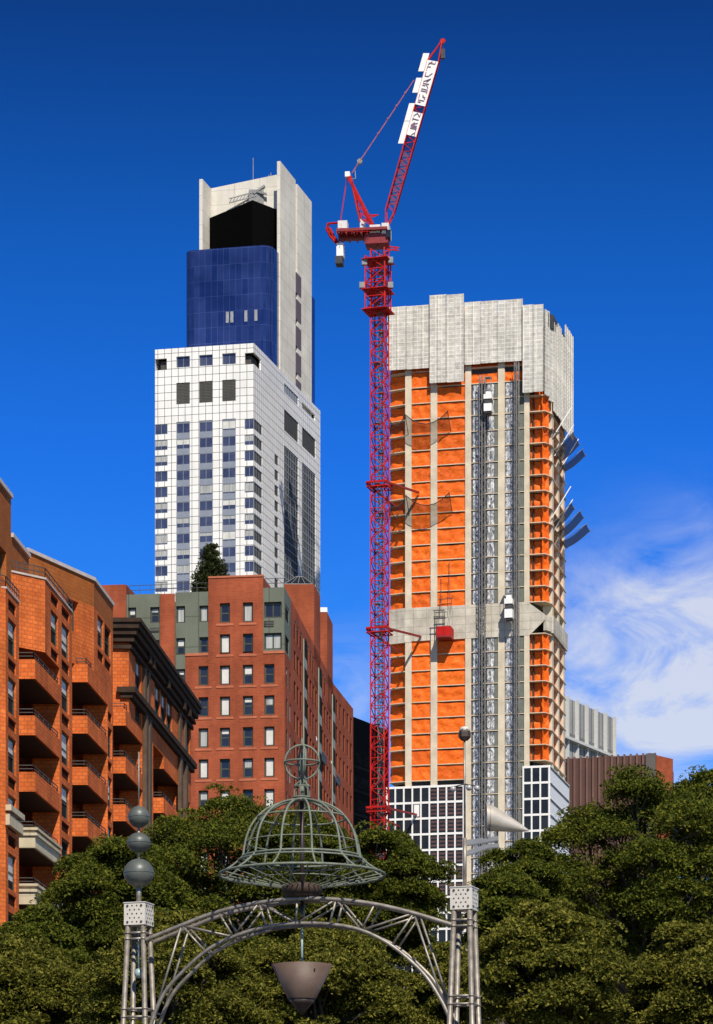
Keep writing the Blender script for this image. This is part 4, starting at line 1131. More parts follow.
# ------------------------------------------------------------------ red brick block with grey-green upper storeys
def red_block():
    Yc = 284.0; C = (kx(284.6)*Yc, Yc)
    F = Face(C, (1, -.14)); R = Face(C, (.0965, 1))
    rt = thing('red_brick_block', 'red brick apartment block with grey green top storeys and rooftop railing', 'building', (C[0]-5, C[1]+8, 0))
    fa = F.a; z = lambda py: F.z(284.6, py)
    zz_ = lambda px, py: F.z(px, py)
    aL = fa(100)
    zroof = zz_(284.6, 587)
    zg = zz_(284.6, 650.5)            # where the grey-green storeys start
    pit = zz_(270, 664)-zz_(270, 695.2)
    # window rows (tops and bottoms measured on one column)
    rows = [(zz_(270, 683.5)-pit*k, zz_(270, 664)-pit*k) for k in range(-2, 18)]
    cols = [(198.6, 208.2), (219.8, 230.0), (242.8, 253.0), (264.2, 274.4)]
    holes = []
    for i, (z0, z1) in enumerate(rows):
        for ci, (p0, p1) in enumerate(cols):
            if i < 2 and ci in (0, 3): continue
            holes.append((fa(p0), fa(p1), z0, z1))
        if i >= 2:
            for p0, p1 in ((126, 134), (150.5, 159)): holes.append((fa(p0), fa(p1), z0, z1))
    zc = zz_(235, 577.5)
    # brick: centre bay rises to the top, sides stop below the grey storeys
    w = MB()
    wall(w, F, fa(208.3), fa(263.2), zg, zc, [h for h in holes if h[2] > zg-1], .35)
    wall(w, F, fa(185.4), 0, 0, zg, holes, .35)
    wall(w, F, fa(160.2), fa(175.2), 0, zz_(168, 594), [], .35, .12)
    wall(w, F, aL, fa(126.3), 0, zz_(115, 585), [], .35, .12)
    w.fbox(F, fa(126.3), fa(126.3)+.01, 60, zz_(115, 585), -6, .11)
    # slight string courses of paler brick
    w2 = MB()
    for i, (z0, z1) in enumerate(rows[:10]):
        for ci, (p0, p1) in enumerate(cols):
            if i < 2 and ci in (0, 3): continue
            q = MB(); q.fbox(F, fa(p0)-.35, fa(p1)+.35, z0-.30, z0-.10, .004, .05); q.build('window_sill', M['pale_brick'], rt, rt)
    for p0, p1, zq, h_ in ((185.4, 208.3, zg-.25, .25), (263.2, 284.6, zg-.25, .25), (208.3, 263.2, zc, .18)):
        w2 = MB(); w2.fbox(F, fa(p0), fa(p1), zq, zq+h_, -.3 if h_ < .2 else .004, .07); w2.build('string_course', M['pale_brick'], rt, rt)
    # grey-green storeys, front
    g = MB(); gh = []
    def addg(p0, p1, y0, y1): gh.append((fa(p0), fa(p1), zz_(p0, y1), zz_(p0, y0)))
    addg(127.9, 136, 607.5, 622); addg(150, 159.2, 607, 623); addg(151.5, 159.2, 640, 655); addg(176, 185, 606, 623); addg(176, 185, 638, 654.5); addg(199.2, 208, 605.5, 622); addg(199.2, 208, 637, 653)
    addg(176, 185, 669, 686); addg(128, 136, 640, 655)
    wall(g, F, fa(126.3), fa(160.2), zg-20, zz_(143, 594), gh, .35, -.05); wall(g, F, fa(175.2), fa(208.3), zg, zz_(190, 592), gh, .35, -.05); wall(g, F, fa(175.2), fa(185.4), 0, zg, gh, .35, -.05)
    ch = [(fa(264), fa(281.5), zz_(264, 618), zz_(264, 602)), (fa(264), fa(281.5), zz_(264, 649.5), zz_(264, 633))]
    wall(g, F, fa(263.2), 0, zg, zroof, ch, .35, -.05)
    Rg = 5.0
    rch = [(.6, 3.6, h[2], h[3]) for h in ch]
    wall(g, R, 0, Rg, zg, zroof, rch, .12, -.01)
    g.build('upper_wall', M['grey_green'], rt, rt)
    v = MB(); v.fbox(F, fa(264.2), fa(273.8), zz_(264, 626.5), zz_(264, 621), -.04, .03); v.build('vent_grille', M['louver'], rt, rt)
    v = MB(); v.fbox(F, fa(149.8), fa(159), zz_(150, 632), zz_(150, 628), -.04, .03); v.build('vent_grille', M['louver'], rt, rt)
    rng = random.Random(21); cnt = 0
    def addwin(Fc, h, d, nv=0, nh=1, p=None):
        nonlocal cnt
        if cnt >= 100: return False
        cnt += 1
        b = p if p is not None else rng.choice([0, 0, .45, 1, 1, .9, .3, 1])
        window(rt, rt, Fc, h[0], h[1], h[2], h[3], M['window_frame'], M['glass_dark'] if Fc is F else M['glass_side'], d, .16, nv, nh if b < .9 else 0, b, M['blind'] if rng.random() < .6 else M['curtain']); return True
    for h in gh: addwin(F, h, -.36, 0, 1)
    for h in ch: addwin(F, h, -.36, 1, 0, rng.choice([.0, .9]))
    for h in sorted(holes, key=lambda h: -h[3]):
        if h[3] > 30 : addwin(F, h, -.32)
    # right face: long street front with many narrow windows and grey-green strips
    aE = R.a(334.0); rh = []; strips = []
    cw = [(2.0, 3.3), (4.9, 6.1)]
    x = 7.6; i = 0; colsR = []
    while x < aE-2:
        if i % 5 == 3: strips.append((x, x+2.6)); x += 3.4
        else: colsR.append((x, x+1.5)); x += 2.6
        i += 1
    colsR = [(1.2, 2.4), (3.9, 5.1)] + colsR
    for i, (z0, z1) in enumerate(rows):
        for (a0, a1) in colsR:
            if a0 < Rg and i < 2: continue
            rh.append((a0, a1, z0, z1))
    wall(w, R, Rg, aE, zg, zroof, rh, .10)
    wall(w, R, 0, aE, 0, zg, rh, .10)
    # end wing turned a little
    e0 = R.xy(aE); R2 = Face(e0, (.154, 1)); a2 = R2.a(353.2)
    c3 = [(j*2.6+1.2, j*2.6+2.4) for j in range(int(a2/2.6))]
    rh2 = [(p, q, z0, z1) for (z0, z1) in rows for p, q in c3]
    wall(w, R2, 0, a2, 0, zroof, rh2, .10)
    # body behind, roof, penthouses
    bk = lambda a, b: (C[0]+F.d[0]*a+R.d[0]*b, C[1]+F.d[1]*a+R.d[1]*b)
    body = MB(); e2 = R2.xy(a2)
    body.prism([bk(-.6, .6), bk(-.6, aE), (e2[0]-.6, e2[1]-.2), (e2[0]-20, e2[1]), bk(aL+.5, 26), bk(aL+.5, .6)], 0, zroof-1.6)
    body.build('core', M['dark_core'], rt, rt)
    T1 = Face(R.xy(R.a(314.2)), (1, -.05)); t1s = Face(R.xy(R.a(314.2)), (.0965, 1))
    zp = zz(584, t1s.o[1]); a1 = T1.a(283.5)
    w.prism([T1.xy(a1), T1.xy(0), t1s.xy(t1s.a(320.3)), (T1.xy(a1)[0], T1.xy(a1)[1]+6)], zroof-4, zp)
    T2 = Face(R.xy(R.a(327.2)), (1, -.05)); t2s = Face(R.xy(R.a(327.2)), (.0965, 1))
    a2_ = T2.a(318)
    w.prism([T2.xy(a2_), T2.xy(0), t2s.xy(t2s.a(332.8)), (T2.xy(a2_)[0], T2.xy(a2_)[1]+6)], zroof-4, zp)
    w.prism([F.xy(fa(208.3), -6), F.xy(fa(263.2), -6), F.xy(fa(263.2), -.02), F.xy(fa(208.3), -.02)], zroof-1.0, zc-.01)
    w.build('wall', M['red_brick'], rt, rt)
    # roof slab of the grey storeys
    rf = MB(); rf.prism([bk(aL+.4, .3), bk(-.05, .3), bk(-.05, aE), bk(aL+.4, 20)], zroof-1.6, zroof-1.0); rf.build('roof', M['grey_green'], rt, rt)
    cpn = MB(); cpn.fbox(T2, a2_, 0, zp, zp+.5, -1.6, .05); cpn.build('chimney_cap', M['white_plain'], rt, rt)
    sg = MB()
    for s0, s1 in strips:
        sg.fbox(R, s0, s1, 20, zroof-1.5, -.2, .10, 0)
        for i, (z0, z1) in enumerate(rows[:14]): sg.fbox(R, s0+.25, s1-.25, z0, z1, .10, .13, 1)
    sg.build('bay_strip', [M['grey_green_light'], M['glass_side']], rt, rt)
    near = sorted([h for h in rh if h[3] > 26], key=lambda h: h[0])
    rest = MB()
    for h in near:
        if not addwin(R, h, -.10, 0, 1): rest.fbox(R, h[0], h[1], h[2], h[3], -.25, -.08)
    for h in rh+rh2:
        if h in near: continue
        Fx = R if h in rh else R2
        rest.fbox(Fx, h[0], h[1], h[2], h[3], -.25, -.08)
    for h in rch: rest.fbox(R, h[0], h[1], h[2], h[3], -.3, -.1)
    for h in holes:
        if h[3] <= 30: rest.fbox(F, h[0], h[1], h[2], h[3], -.45, -.34)
    o = rest.build('far_windows', M['glass_side'], rt, rt); o['kind'] = 'stuff'
    # skylight on the penthouse
    s = MB(); x0, x1 = at(284, 584, T1.o[1]-.2).x, at(312, 584, T1.o[1]).x; y0 = T1.o[1]+.6; y1 = y0+3.4; zt = zp+.15; zk = zz(576.3, y0+1.6)
    m0, m1 = x0+(x1-x0)*.42, x0+(x1-x0)*.66; ym = (y0+y1)/2
    b = [(x0, y0, zt), (x1, y0, zt), (x1, y1, zt), (x0, y1, zt)]; t = [(m0, ym, zk), (m1, ym, zk)]
    s.quad(b[0], b[1], t[1], t[0]); s.tri(b[1], b[2], t[1]); s.quad(b[2], b[3], t[0], t[1]); s.tri(b[3], b[0], t[0])
    sk = s.build('skylight', M['glass_dark'], rt, rt)
    f = MB()
    for p, q in ((b[0], b[1]), (b[1], b[2]), (b[3], b[0]), (b[0], t[0]), (b[1], t[1]), (t[0], t[1]), (b[2], t[1]), (b[3], t[0])): f.bar(p, q, .05, 4)
    for u in (.25, .5, .75): f.bar(Vector(b[0]).lerp(Vector(b[1]), u), Vector(t[0]).lerp(Vector(t[1]), u), .035, 4)
    f.build('skylight_frame', M['steel_grey'], sk, rt)
    # roof railing
    for p0, p1, py in ((128, 160, 594), (160, 208, 592.5), (264, 283, 587)):
        r = MB(); zb = zz_(p0, py); a0, a1 = fa(p0), fa(p1)
        for dz in (.45, .9): r.bar(F.pt(a0, zb+dz, -.5), F.pt(a1, zb+dz, -.5), .035, 4)
        n = int((a1-a0)/1.0)
        for j in range(n+1): r.bar(F.pt(a0+(a1-a0)*j/n, zb-.3, -.5), F.pt(a0+(a1-a0)*j/n, zb+.9, -.5), .03, 4)
        r.build('roof_railing', M['rail'], rt, rt)
    return F, R, zroof
M['grey_green_light'] = plain('grey_green_light', (.24, .27, .21), .7, var=.2, scale=.4)
RF, RR, RZ = red_block()

# two lamps on outriggers from the street front
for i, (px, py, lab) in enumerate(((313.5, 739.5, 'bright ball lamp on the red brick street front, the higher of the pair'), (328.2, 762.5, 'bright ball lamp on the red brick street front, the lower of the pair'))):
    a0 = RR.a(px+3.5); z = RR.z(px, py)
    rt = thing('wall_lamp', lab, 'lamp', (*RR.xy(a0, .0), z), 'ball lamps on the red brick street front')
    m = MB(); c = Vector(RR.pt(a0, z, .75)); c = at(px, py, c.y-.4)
    m.lathe(c, [(.02, -.42), (.3, -.3), (.42, 0), (.3, .3), (.02, .42)], 12); m.build('globe', M['white_board'], rt, rt)
    m = MB(); E = Vector(RR.pt(a0+6.5, z-.1, .3)); m.bar(c, E, .06, 5); m.bar(E, RR.pt(a0+6.5, z-.1, .0), .06, 5); m.bar(c, RR.pt(a0, z, 0), .05, 5); m.build('bracket', M['steel_grey'], rt, rt)
    m = MB(); m.quad(c+Vector((.1, .4, -.1)), E, E+Vector((0, 0, -.9)), c+Vector((.2, .5, -1.1)))  # dark sheet standing in for the slanting shadow by the lamp
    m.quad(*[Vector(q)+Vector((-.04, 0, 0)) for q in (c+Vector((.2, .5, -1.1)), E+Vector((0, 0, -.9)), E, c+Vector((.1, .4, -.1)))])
    m.build('shadow_sheet', M['steel_dark'], rt, rt)

# ------------------------------------------------------------------ buildings behind
def ribbed(name, label, px0, px1, Y, tan, y0, mat_a, mat_b, nrib, zlow, rd=.5, rw=.14):
    F = Face((kx(px0)*Y, Y), (1, tan)); a1 = F.a(px1); z1 = F.z(px0, y0)
    rt = thing(name, label, 'building', (*F.xy(a1/2, -10), 0))
    b = MB(); b.prism([F.xy(0), F.xy(a1), F.xy(a1, -25), F.xy(0, -25)], 0, z1); b.build('wall', mat_a, rt, rt)
    n = nrib; step = a1/n
    for i in range(n+1):
        r = MB(); x = a1*i/n; r.fbox(F, max(0, x-step*rw), min(a1, x+step*rw), zlow, z1+.3, 0, rd); r.build('rib', mat_b, rt, rt)
    return rt, F, a1, z1
M['grey_louver'] = bricks('grey_louver', (.30, .30, .285), (.38, .375, .355), (.17, .17, .165), 2.6, 11.0, .42, .6, 0, .2, .1, 0)
M['grey_rib'] = plain('grey_rib', (.52, .52, .49), .6, var=.1)
M['brown_clad'] = plain('brown_clad', (.085, .038, .026), .6, var=.2, scale=.2)
M['brown_grey'] = plain('brown_grey', (.10, .085, .075), .6, var=.2, scale=.3)
M['brown_rib'] = plain('brown_rib', (.15, .075, .055), .55, var=.15, scale=.2)
rt, F, a1, z1 = ribbed('louvred_block', 'pale grey louvred block behind the unfinished tower', 556, 613.3, 800, 1.9, 693, M['grey_louver'], M['grey_rib'], 6, 60, .9, .05)
zb = F.z(560, 738)
for dz in (0, 14, 28):
    m = MB(); m.fbox(F, 0, a1, zb-dz, zb-dz+.7, .0, 1.6); m.build('ledge', M['grey_rib'], rt, rt)
rt, F, a1, z1 = ribbed('brown_block', 'dark brown ribbed metal block behind the trees', 550, 656, 720, -.28, 759.5, M['brown_clad'], M['brown_rib'], 17, 40, .5, .16)
S = Face(F.xy(a1), (.9, 1)); m = MB(); m.fbox(S, 0, S.a(673), 0, z1-.2, -8, 0); m.build('end_wall', M['red_brick'], rt, rt)
m = MB(); m.fbox(F, F.a(646), a1, 60, z1+.2, .0, .55); m.build('corner_panel', M['brown_grey'], rt, rt)

def dark_building():
    F = Face((kx(350)*655, 655), (.5, 1)); a1 = F.a(388); z1 = F.z(354, 717)
    rt = thing('dark_office_block', 'near black office block seen between the brick block and the crane', 'building', (*F.xy(a1/2, -8), 0))
    b = MB(); b.prism([F.xy(0), F.xy(a1), F.xy(a1, -30), F.xy(0, -30)], 0, z1); b.build('wall', M['black_clad'], rt, rt)
    for k in range(16):
        zt = z1-7.5-k*5.2
        if zt < 40: break
        w = MB(); w.fbox(F, .8, a1-.5, zt-2.6, zt, .02, .1); w.build('window_band', M['glass_side'], rt, rt)
        l = MB(); l.fbox(F, .2, a1, zt-3.6, zt-3.0, .0, .3); l.build('ledge', M['black_ledge'], rt, rt)
M['black_clad'] = plain('black_clad', (.016, .017, .016), .9, var=.25, scale=.2, spec=.05)
M['black_ledge'] = plain('black_ledge', (.035, .036, .034), .9, var=.25, scale=.2, spec=.05)
dark_building()

# ------------------------------------------------------------------ trees
def leaf_mesh(name, C, Nn, U, Lh, Wh, mat, parent, root):
    """diamond leaves: centre C, normal Nn, axis U, half length, half width"""
    Wv = np.cross(Nn, U); n = len(C)
    A = C-U*Lh[:, None]; B = C+Wv*Wh[:, None]; D = C+U*Lh[:, None]; E = C-Wv*Wh[:, None]
    V = np.stack([A, B, D, E], 1).reshape(-1, 3)-np.array(root.location)
    me = bpy.data.meshes.new(name); me.vertices.add(4*n); me.vertices.foreach_set('co', V.astype(np.float32).ravel())
    me.loops.add(4*n); me.loops.foreach_set('vertex_index', np.arange(4*n, dtype=np.int32))
    me.polygons.add(n); me.polygons.foreach_set('loop_start', np.arange(0, 4*n, 4, dtype=np.int32)); me.polygons.foreach_set('loop_total', np.full(n, 4, dtype=np.int32))
    me.materials.append(mat); me.update(); me.validate()
    o = bpy.data.objects.new(name, me); COL.objects.link(o); o.parent = parent; return o
def unit(v): return v/np.maximum(np.linalg.norm(v, axis=1, keepdims=True), 1e-9)

def tree(px, ytop, rpx, Y, label, mat='leaf_green', seed=0, squash=1.15, dens=1.0, ls=1.0):
    rg = np.random.default_rng(seed); rr = random.Random(seed)
    sc = Y/FPX; R = rpx*sc; top = zz(ytop, Y); X = kx(px)*Y
    rz = R*squash; cz = top-rz*.98
    zlow = max(2.5, cz-rz*1.3)
    rt = thing('broadleaf_tree', label, 'tree', (X, Y, 0), 'trees behind the steel arch')
    lob = []
    nl = 40 if rpx > 58 else 26
    for i in range(nl):            # spread over the ellipsoid, then jittered; the gaps between lobes stay open
        u = 1-2*(i+.5)/nl; th = i*2.39996+rr.uniform(-.4, .4); u = max(-.95, min(.97, u+rr.uniform(-.08, .08))); q = sqrt(1-u*u); f = rr.uniform(.58, .90)
        lob.append((X+R*f*q*cos(th), Y+R*f*q*sin(th), cz+rz*f*u, R*rr.uniform(.15, .27)))
    for i in range(4):
        lob.append((X+R*rr.uniform(-.35, .35), Y+R*rr.uniform(-.3, .3), cz+rz*rr.uniform(-.4, .4), R*rr.uniform(.16, .22)))
    lob.append((X+R*rr.uniform(-.15, .15), Y, top-R*.26, R*.24))
    t = MB(); tr = .014*top+.05
    pts = [Vector((X, Y, 0)), Vector((X+rr.uniform(-.2, .2), Y, zlow*.5)), Vector((X+rr.uniform(-.3, .3), Y, zlow+.5)), Vector((X, Y, cz+rz*.4))]
    for i in range(3): t.bar(pts[i], pts[i+1], tr*(1-.22*i), 8, r2=tr*(1-.22*(i+1)))
    sprays = []
    for (lx, ly, lz, lr) in lob:
        base = pts[2].lerp(pts[3], rr.uniform(0, .7)); e = Vector((lx, ly, lz)); mid = base.lerp(e, .5)+Vector((rr.uniform(-.3, .3), rr.uniform(-.3, .3), .3))
        t.bar(base, mid, tr*.26, 6, r2=tr*.16); t.bar(mid, e, tr*.16, 5, r2=tr*.07)
        n = int(30*dens*(lr/(R*.24))**2)+5
        for j in range(n):
            d = Vector((rr.gauss(0, 1), rr.gauss(0, 1), rr.gauss(.35, .9)))
            d.normalize(); d.z = d.z if d.z > -.25 else -d.z*.6; o = d*lr*(rr.uniform(.7, 1.15) if rr.random() < .85 else rr.uniform(1.2, 1.7)); o.z *= .75
            if j < 5: t.bar(mid.lerp(e, rr.uniform(.4, 1)), e+o, tr*.09, 4, r2=tr*.03)
            sprays.append((*(e+o), d.x, d.y))
    t.build('trunk', M['bark'], rt, rt)
    S = np.array(sprays); ns = len(S); per = 92
    sr = R*.078+.17
    # each spray is a flat fan of leaves that leans outward and droops at its rim
    w1 = rg.uniform(.55, 1.35, (ns, 1))
    ro = np.sqrt(rg.uniform(0, 1, (ns, per)))*w1*sr*1.25; ph = rg.uniform(0, 2*pi, (ns, per))
    ox, oy = ro*np.cos(ph), ro*np.sin(ph)
    lean = (ox*S[:, 3:4]+oy*S[:, 4:5])*-.35
    oz = lean-.35*ro**2/sr+rg.normal(size=(ns, per))*.10*sr
    P = np.stack([S[:, 0:1]+ox, S[:, 1:2]+oy, S[:, 2:3]+oz], 2).reshape(-1, 3)
    P = P[P[:, 2] > 1.5]; n = len(P)
    Nn = unit(rg.normal(size=(n, 3))*.6+np.array([0, -.30, .7])); U = unit(np.cross(Nn, rg.normal(size=(n, 3))))
    Ls = rg.uniform(.032, .070, n)*ls*(Y/85)**.5; leaf_mesh('crown', P, Nn, U, Ls, Ls*rg.uniform(.4, .6, n), M[mat], rt, rt)

TREES = [
 (218, 783, 100, 98, 'tall bushy green tree in front of the red brick block', 'leaf_green'),
 (118, 832, 70, 92, 'green tree growing up against the lowest orange balconies', 'leaf_green'),
 (40, 905, 44, 88, 'small green tree below the pale stone balconies', 'leaf_green'),
 (300, 806, 60, 104, 'dark green tree showing through the wire dome', 'leaf_green'),
 (382, 828, 66, 104, 'green tree at the foot of the red crane', 'leaf_green'),
 (12, 928, 78, 74, 'low olive tree at the bottom corner below the brick balconies', 'leaf_olive'),
 (172, 905, 92, 70, 'olive green tree filling the view under the near half of the arch', 'leaf_olive'),
 (322, 915, 92, 72, 'olive green tree behind the hanging bowl', 'leaf_olive'),
 (520, 836, 54, 96, 'rounded green tree below the metal cone', 'leaf_green'),
 (640, 764, 108, 98, 'largest dense green tree, in front of the brown ribbed block', 'leaf_green'),
 (722, 764, 74, 108, 'green tree cut off by the picture edge beside the largest tree', 'leaf_green'),
 (545, 898, 72, 70, 'olive tree with pale leaves beside the perforated box', 'leaf_olive'),
 (706, 915, 78, 72, 'wide olive tree in front of the largest tree', 'leaf_olive'),
 (443, 938, 58, 78, 'small olive tree under the far end of the arch', 'leaf_olive'),
 (70, 905, 120, 122, 'far dark tree glimpsed low between the trunks below the balconies', 'leaf_green'),
 (250, 900, 120, 120, 'far dark tree glimpsed through the steel truss', 'leaf_green'),
 (585, 880, 110, 122, 'far dark tree glimpsed low behind the pale leaved olive tree', 'leaf_green'),
 (715, 880, 110, 118, 'far dark tree glimpsed low at the picture edge', 'leaf_green'),
 (505, 872, 40, 84, 'slim green tree between the perforated box and the rounded tree', 'leaf_green'),
]
for i, (px, yt, r, Y, lab, mt) in enumerate(TREES):
    tree(px, yt, r, Y, lab, mt, 40+i, 1.15 if r > 60 else 1.3, 1.25, 1.0)

def conifer():
    Y = 296; X = kx(211)*Y; zb = RZ-1.0; top = zz(545, Y); H = top-zb
    rt = thing('roof_conifer', 'dark conifer growing on the roof of the red brick block', 'tree', (X, Y, zb))
    t = MB(); t.bar((X, Y, zb), (X, Y, top-.3), .16, 7, r2=.03); 
    rg = np.random.default_rng(5); Cs = []
    for lvl in range(26):
        f = lvl/26; z = zb+.1+H*f; r = 2.75*(1-f)**.7*(0.85+.3*rg.random())+.12
        nb = max(4, int(13*(1-f)+4))
        for b in range(nb):
            th = rg.uniform(0, 2*pi); rb = r*rg.uniform(.7, 1.08)
            t.bar((X, Y, z), (X+rb*.8*cos(th), Y+rb*.8*sin(th), z+.15*rb), .03, 4)
            for q in np.linspace(.3, 1, 6): Cs.append((X+rb*q*cos(th), Y+rb*q*sin(th), z+.3*rb*q-.12*rb*q*q+rg.uniform(-.1, .1)))
    t.build('trunk', M['bark'], rt, rt)
    S = np.array(Cs); P = np.repeat(S, 9, 0)+rg.normal(size=(len(S)*9, 3))*np.array([.2, .2, .13]); n = len(P)
    Nn = unit(rg.normal(size=(n, 3))); U = unit(np.cross(Nn, rg.normal(size=(n, 3)))); Ls = rg.uniform(.12, .24, n)
    leaf_mesh('crown', P, Nn, U, Ls, Ls*.4, M['needle'], rt, rt)
conifer()

# ------------------------------------------------------------------ steel arch with its dome, bowl, balls and horn
def arch():
    Y = 55.0; th = .34; F = Face((kx(302)*Y, Y), (1, -th)); px1 = Y/FPX
    rt = thing('garden_arch', 'steel truss arch carrying a green wire dome, hanging bowl and masts', 'arch', (F.o[0], F.o[1], 0))
    P = lambda px, py, d=0.0: Vector(F.pt(F.a(px), F.z(px, py), d))
    hd = .19
    nrm = Vector((F.n[0], F.n[1], 0)); dv = Vector((F.d[0], F.d[1], 0))
    # posts
    def post(b0, b1, yt, yb, legs, ym):
        a0, a1 = F.a(b0), F.a(b1); z1, z0 = F.z(b0, yt), F.z(b0, yb); w = a1-a0; ac = (a0+a1)/2
        po = MB()
        tops = []
        for sx in (-1, 1):
            for sd in (-1, 1):
                T = Vector(F.pt(ac+sx*w*.36, z0, sd*w*.36)); Bm = Vector(F.pt(ac+sx*w*.36*(1+1.05*z0/ (z0-F.z(b0, 1024)) *.42), 0, sd*w*.36*(1+1.05*z0/(z0-F.z(b0, 1024))*.42)))
                po.bar(T, Bm, .048, 10); tops.append((T, Bm))
        for zr_ in (F.z(b0, ym), F.z(b0, ym+6), F.z(b0, ym+76), F.z(b0, ym+84), F.z(b0, ym+160), F.z(b0, ym+168)):
            cs = [T.lerp(Bm, (z0-zr_)/z0) for T, Bm in tops]
            for i, j in ((0, 1), (1, 3), (3, 2), (2, 0)): po.bar(cs[i], cs[j], .022, 6)
            for c in cs: po.bar(c+Vector((0, 0, .02)), c-Vector((0, 0, .02)), .056, 10)
        p = po.build('post', M['steel_brush'], rt, rt)
        bx = MB(); bx.fbox(F, a0, a1, z0, z1, -w/2, w/2)
        bx.fbox(F, a0-.012, a1+.012, z1, z1+.015, -w/2-.012, w/2+.012)
        bo = bx.build('cap_box', M['box_metal'], p, rt)
        hl = MB(); S = Face(F.xy(a1, w/2), (F.n[0]*-1, F.n[1]*-1))
        for r in range(5):
            n = 4 if r % 2 == 0 else 3
            for c in range(n):
                u = (c+.5+(0 if n == 4 else .5))/4; v = (r+.5)/5
                for Fc, d in ((Face(F.xy(a0, w/2), F.d), 0), (S, 0)):
                    q = Vector(Fc.pt(w*(.06+.88*u), z0+(z1-z0)*(.04+.92*v), .002)); nn = Vector((Fc.n[0], Fc.n[1], 0))
                    big = r in (0, 4) and c in (0, 3)
                    hl.bar(q-nn*.002, q+nn*(.012 if big else .003), .022 if big else .015, 8)
        hl.build('bolt_hole', M['steel_dark'], bo, rt)
        return ac, z1, z0, w
    cL = post(128.4, 149.2, 904.5, 926.4, None, 934); cR = post(453.4, 475.0, 889, 911, None, 921)
    # truss chords
    from mathutils import geometry
    def curve(pts, n=10):
        out = []; p = [Vector((x, y, 0)) for x, y in pts]; N_ = len(p)
        for i in range(N_-1):
            p0, p1, p2, p3 = p[max(i-1, 0)], p[i], p[i+1], p[min(i+2, N_-1)]
            for j in range(n):
                t = j/n; out.append(.5*((2*p1)+(p2-p0)*t+(2*p0-5*p1+4*p2-p3)*t*t+(3*p1-p0-3*p2+p3)*t**3))
        out.append(p[-1]); return [(q.x, q.y) for q in out]
    tc = curve([(150, 941), (185.4, 926.5), (222, 913), (262.6, 904), (300.5, 900.0), (339.4, 900.8), (378, 905.5), (417, 914.5), (455, 926)])
    bc = curve([(154, 1028), (163, 1004), (176, 984), (208, 953.5), (237, 938), (270, 928), (300, 924.8), (333, 925.5), (364.6, 931.5), (395, 947), (425, 973), (443, 999), (453, 1020)])
    for sd in (-hd, hd):
        m = MB(); m.path([P(x, y, sd) for x, y in tc], .040, 8); m.build('upper_chord', M['steel_brush'], rt, rt)
        m = MB(); m.path([P(x, y, sd) for x, y in bc], .036, 8); m.build('lower_chord', M['steel_brush'], rt, rt)
    T = {185: (185.4, 926.5), 222: (222, 913), 262: (262.6, 904), 300: (300.5, 900), 339: (339.4, 900.8), 378: (378, 905.5), 417: (417, 914.5)}
    Bn = {157: (159, 1014), 209: (209.4, 953), 237: (237, 938), 270: (270, 928), 300: (300, 924.8), 333: (333, 925.5), 364: (364.6, 931.5), 395: (395, 947), 450: (450, 1014)}
    web = [(185, 157), (185, 209), (185, 237), (222, 237), (262, 237), (262, 270), (262, 300), (300, 300), (339, 300), (339, 333), (339, 364), (378, 364), (417, 364), (417, 395), (417, 450)]
    for a_, b_ in web:
        m = MB()
        for sd in (-hd, hd): m.bar(P(*T[a_], sd), P(*Bn[b_], sd), .021, 6)
        m.build('web_tube', M['steel_brush'], rt, rt)
    for q in list(T.values())+list(Bn.values()):
        m = MB(); m.bar(P(*q, -hd), P(*q, hd), .02, 6); m.build('cross_tube', M['steel_brush'], rt, rt)
    # dome
    cx, cy = F.o; zc = lambda py: zz(py, cy)
    pr = [(8, 800), (22, 803.5), (35, 809.5), (44.0, 817), (52, 828), (57, 842), (59.5, 857)]
    px = lambda v: v*px1
    d = MB()
    N_ = 12
    flare = [(60, 858), (64, 862), (72, 868.5), (82.7, 875)]
    for i in range(N_):
        an = 2*pi*(i+.35)/N_
        prof = curve([(r, y) for r, y in pr], 4)
        d.path([(cx+px(r)*cos(an), cy+px(r)*sin(an), zc(y)) for r, y in prof], .022, 6)
        d.path([(cx+px(r)*cos(an), cy+px(r)*sin(an), zc(y)) for r, y in curve(flare, 3)], .02, 6)
    for r, y, rad in ((60, 858, .022), (64, 861.5, .018), (44.5, 818, .018), (56, 843, .012)): d.ring((cx, cy, zc(y)), px(r), rad, N=56)
    d.lathe((cx, cy, zc(800)), [(.05, -.03), (.16, -.02), (.15, .03), (.05, .04)], 20)
    dome = d.build('dome_cage', M['verdigris'], rt, rt)
    b = MB(); b.ring((cx, cy, zc(875)), px(82.7), .026, N=64)
    for i in range(N_*2):
        an = 2*pi*(i+.35)/(N_*2); b.bar((cx+px(82.5)*cos(an), cy+px(82.5)*sin(an), zc(875)), (cx+px(20.5)*cos(an), cy+px(20.5)*sin(an), zc(887)), .012, 5)
    b.ring((cx, cy, zc(880.4)), px(48), .012, N=48); b.build('dome_brim', M['verdigris'], rt, rt)
    c = MB(); c.bar((cx, cy, zc(900)), (cx, cy, zc(797)), .040, 10); c.build('dome_pole', M['bowl_dark'], rt, rt)
    h = MB(); h.lathe((cx, cy, zc(897)), [(px(15), -.02), (px(18), 0), (px(18), .05), (px(20.3), .06), (px(20.3), .21), (px(17), .24), (px(17), .20)], 28); h.build('dome_hub', M['rust'], rt, rt)
    # finial cage and armillary rings
    f = MB()
    f.ring((cx, cy, zc(786.5)), px(8), .014, N=24); f.ring((cx, cy, zc(797.5)), px(8.2), .016, N=24)
    for i in range(6):
        an = 2*pi*i/6+.3; f.bar((cx+px(8)*cos(an), cy+px(8)*sin(an), zc(798)), (cx+px(8)*cos(an), cy+px(8)*sin(an), zc(786)), .011, 5)
        f.bar((cx+px(8)*cos(an), cy+px(8)*sin(an), zc(786)), (cx, cy, zc(779)), .011, 5)
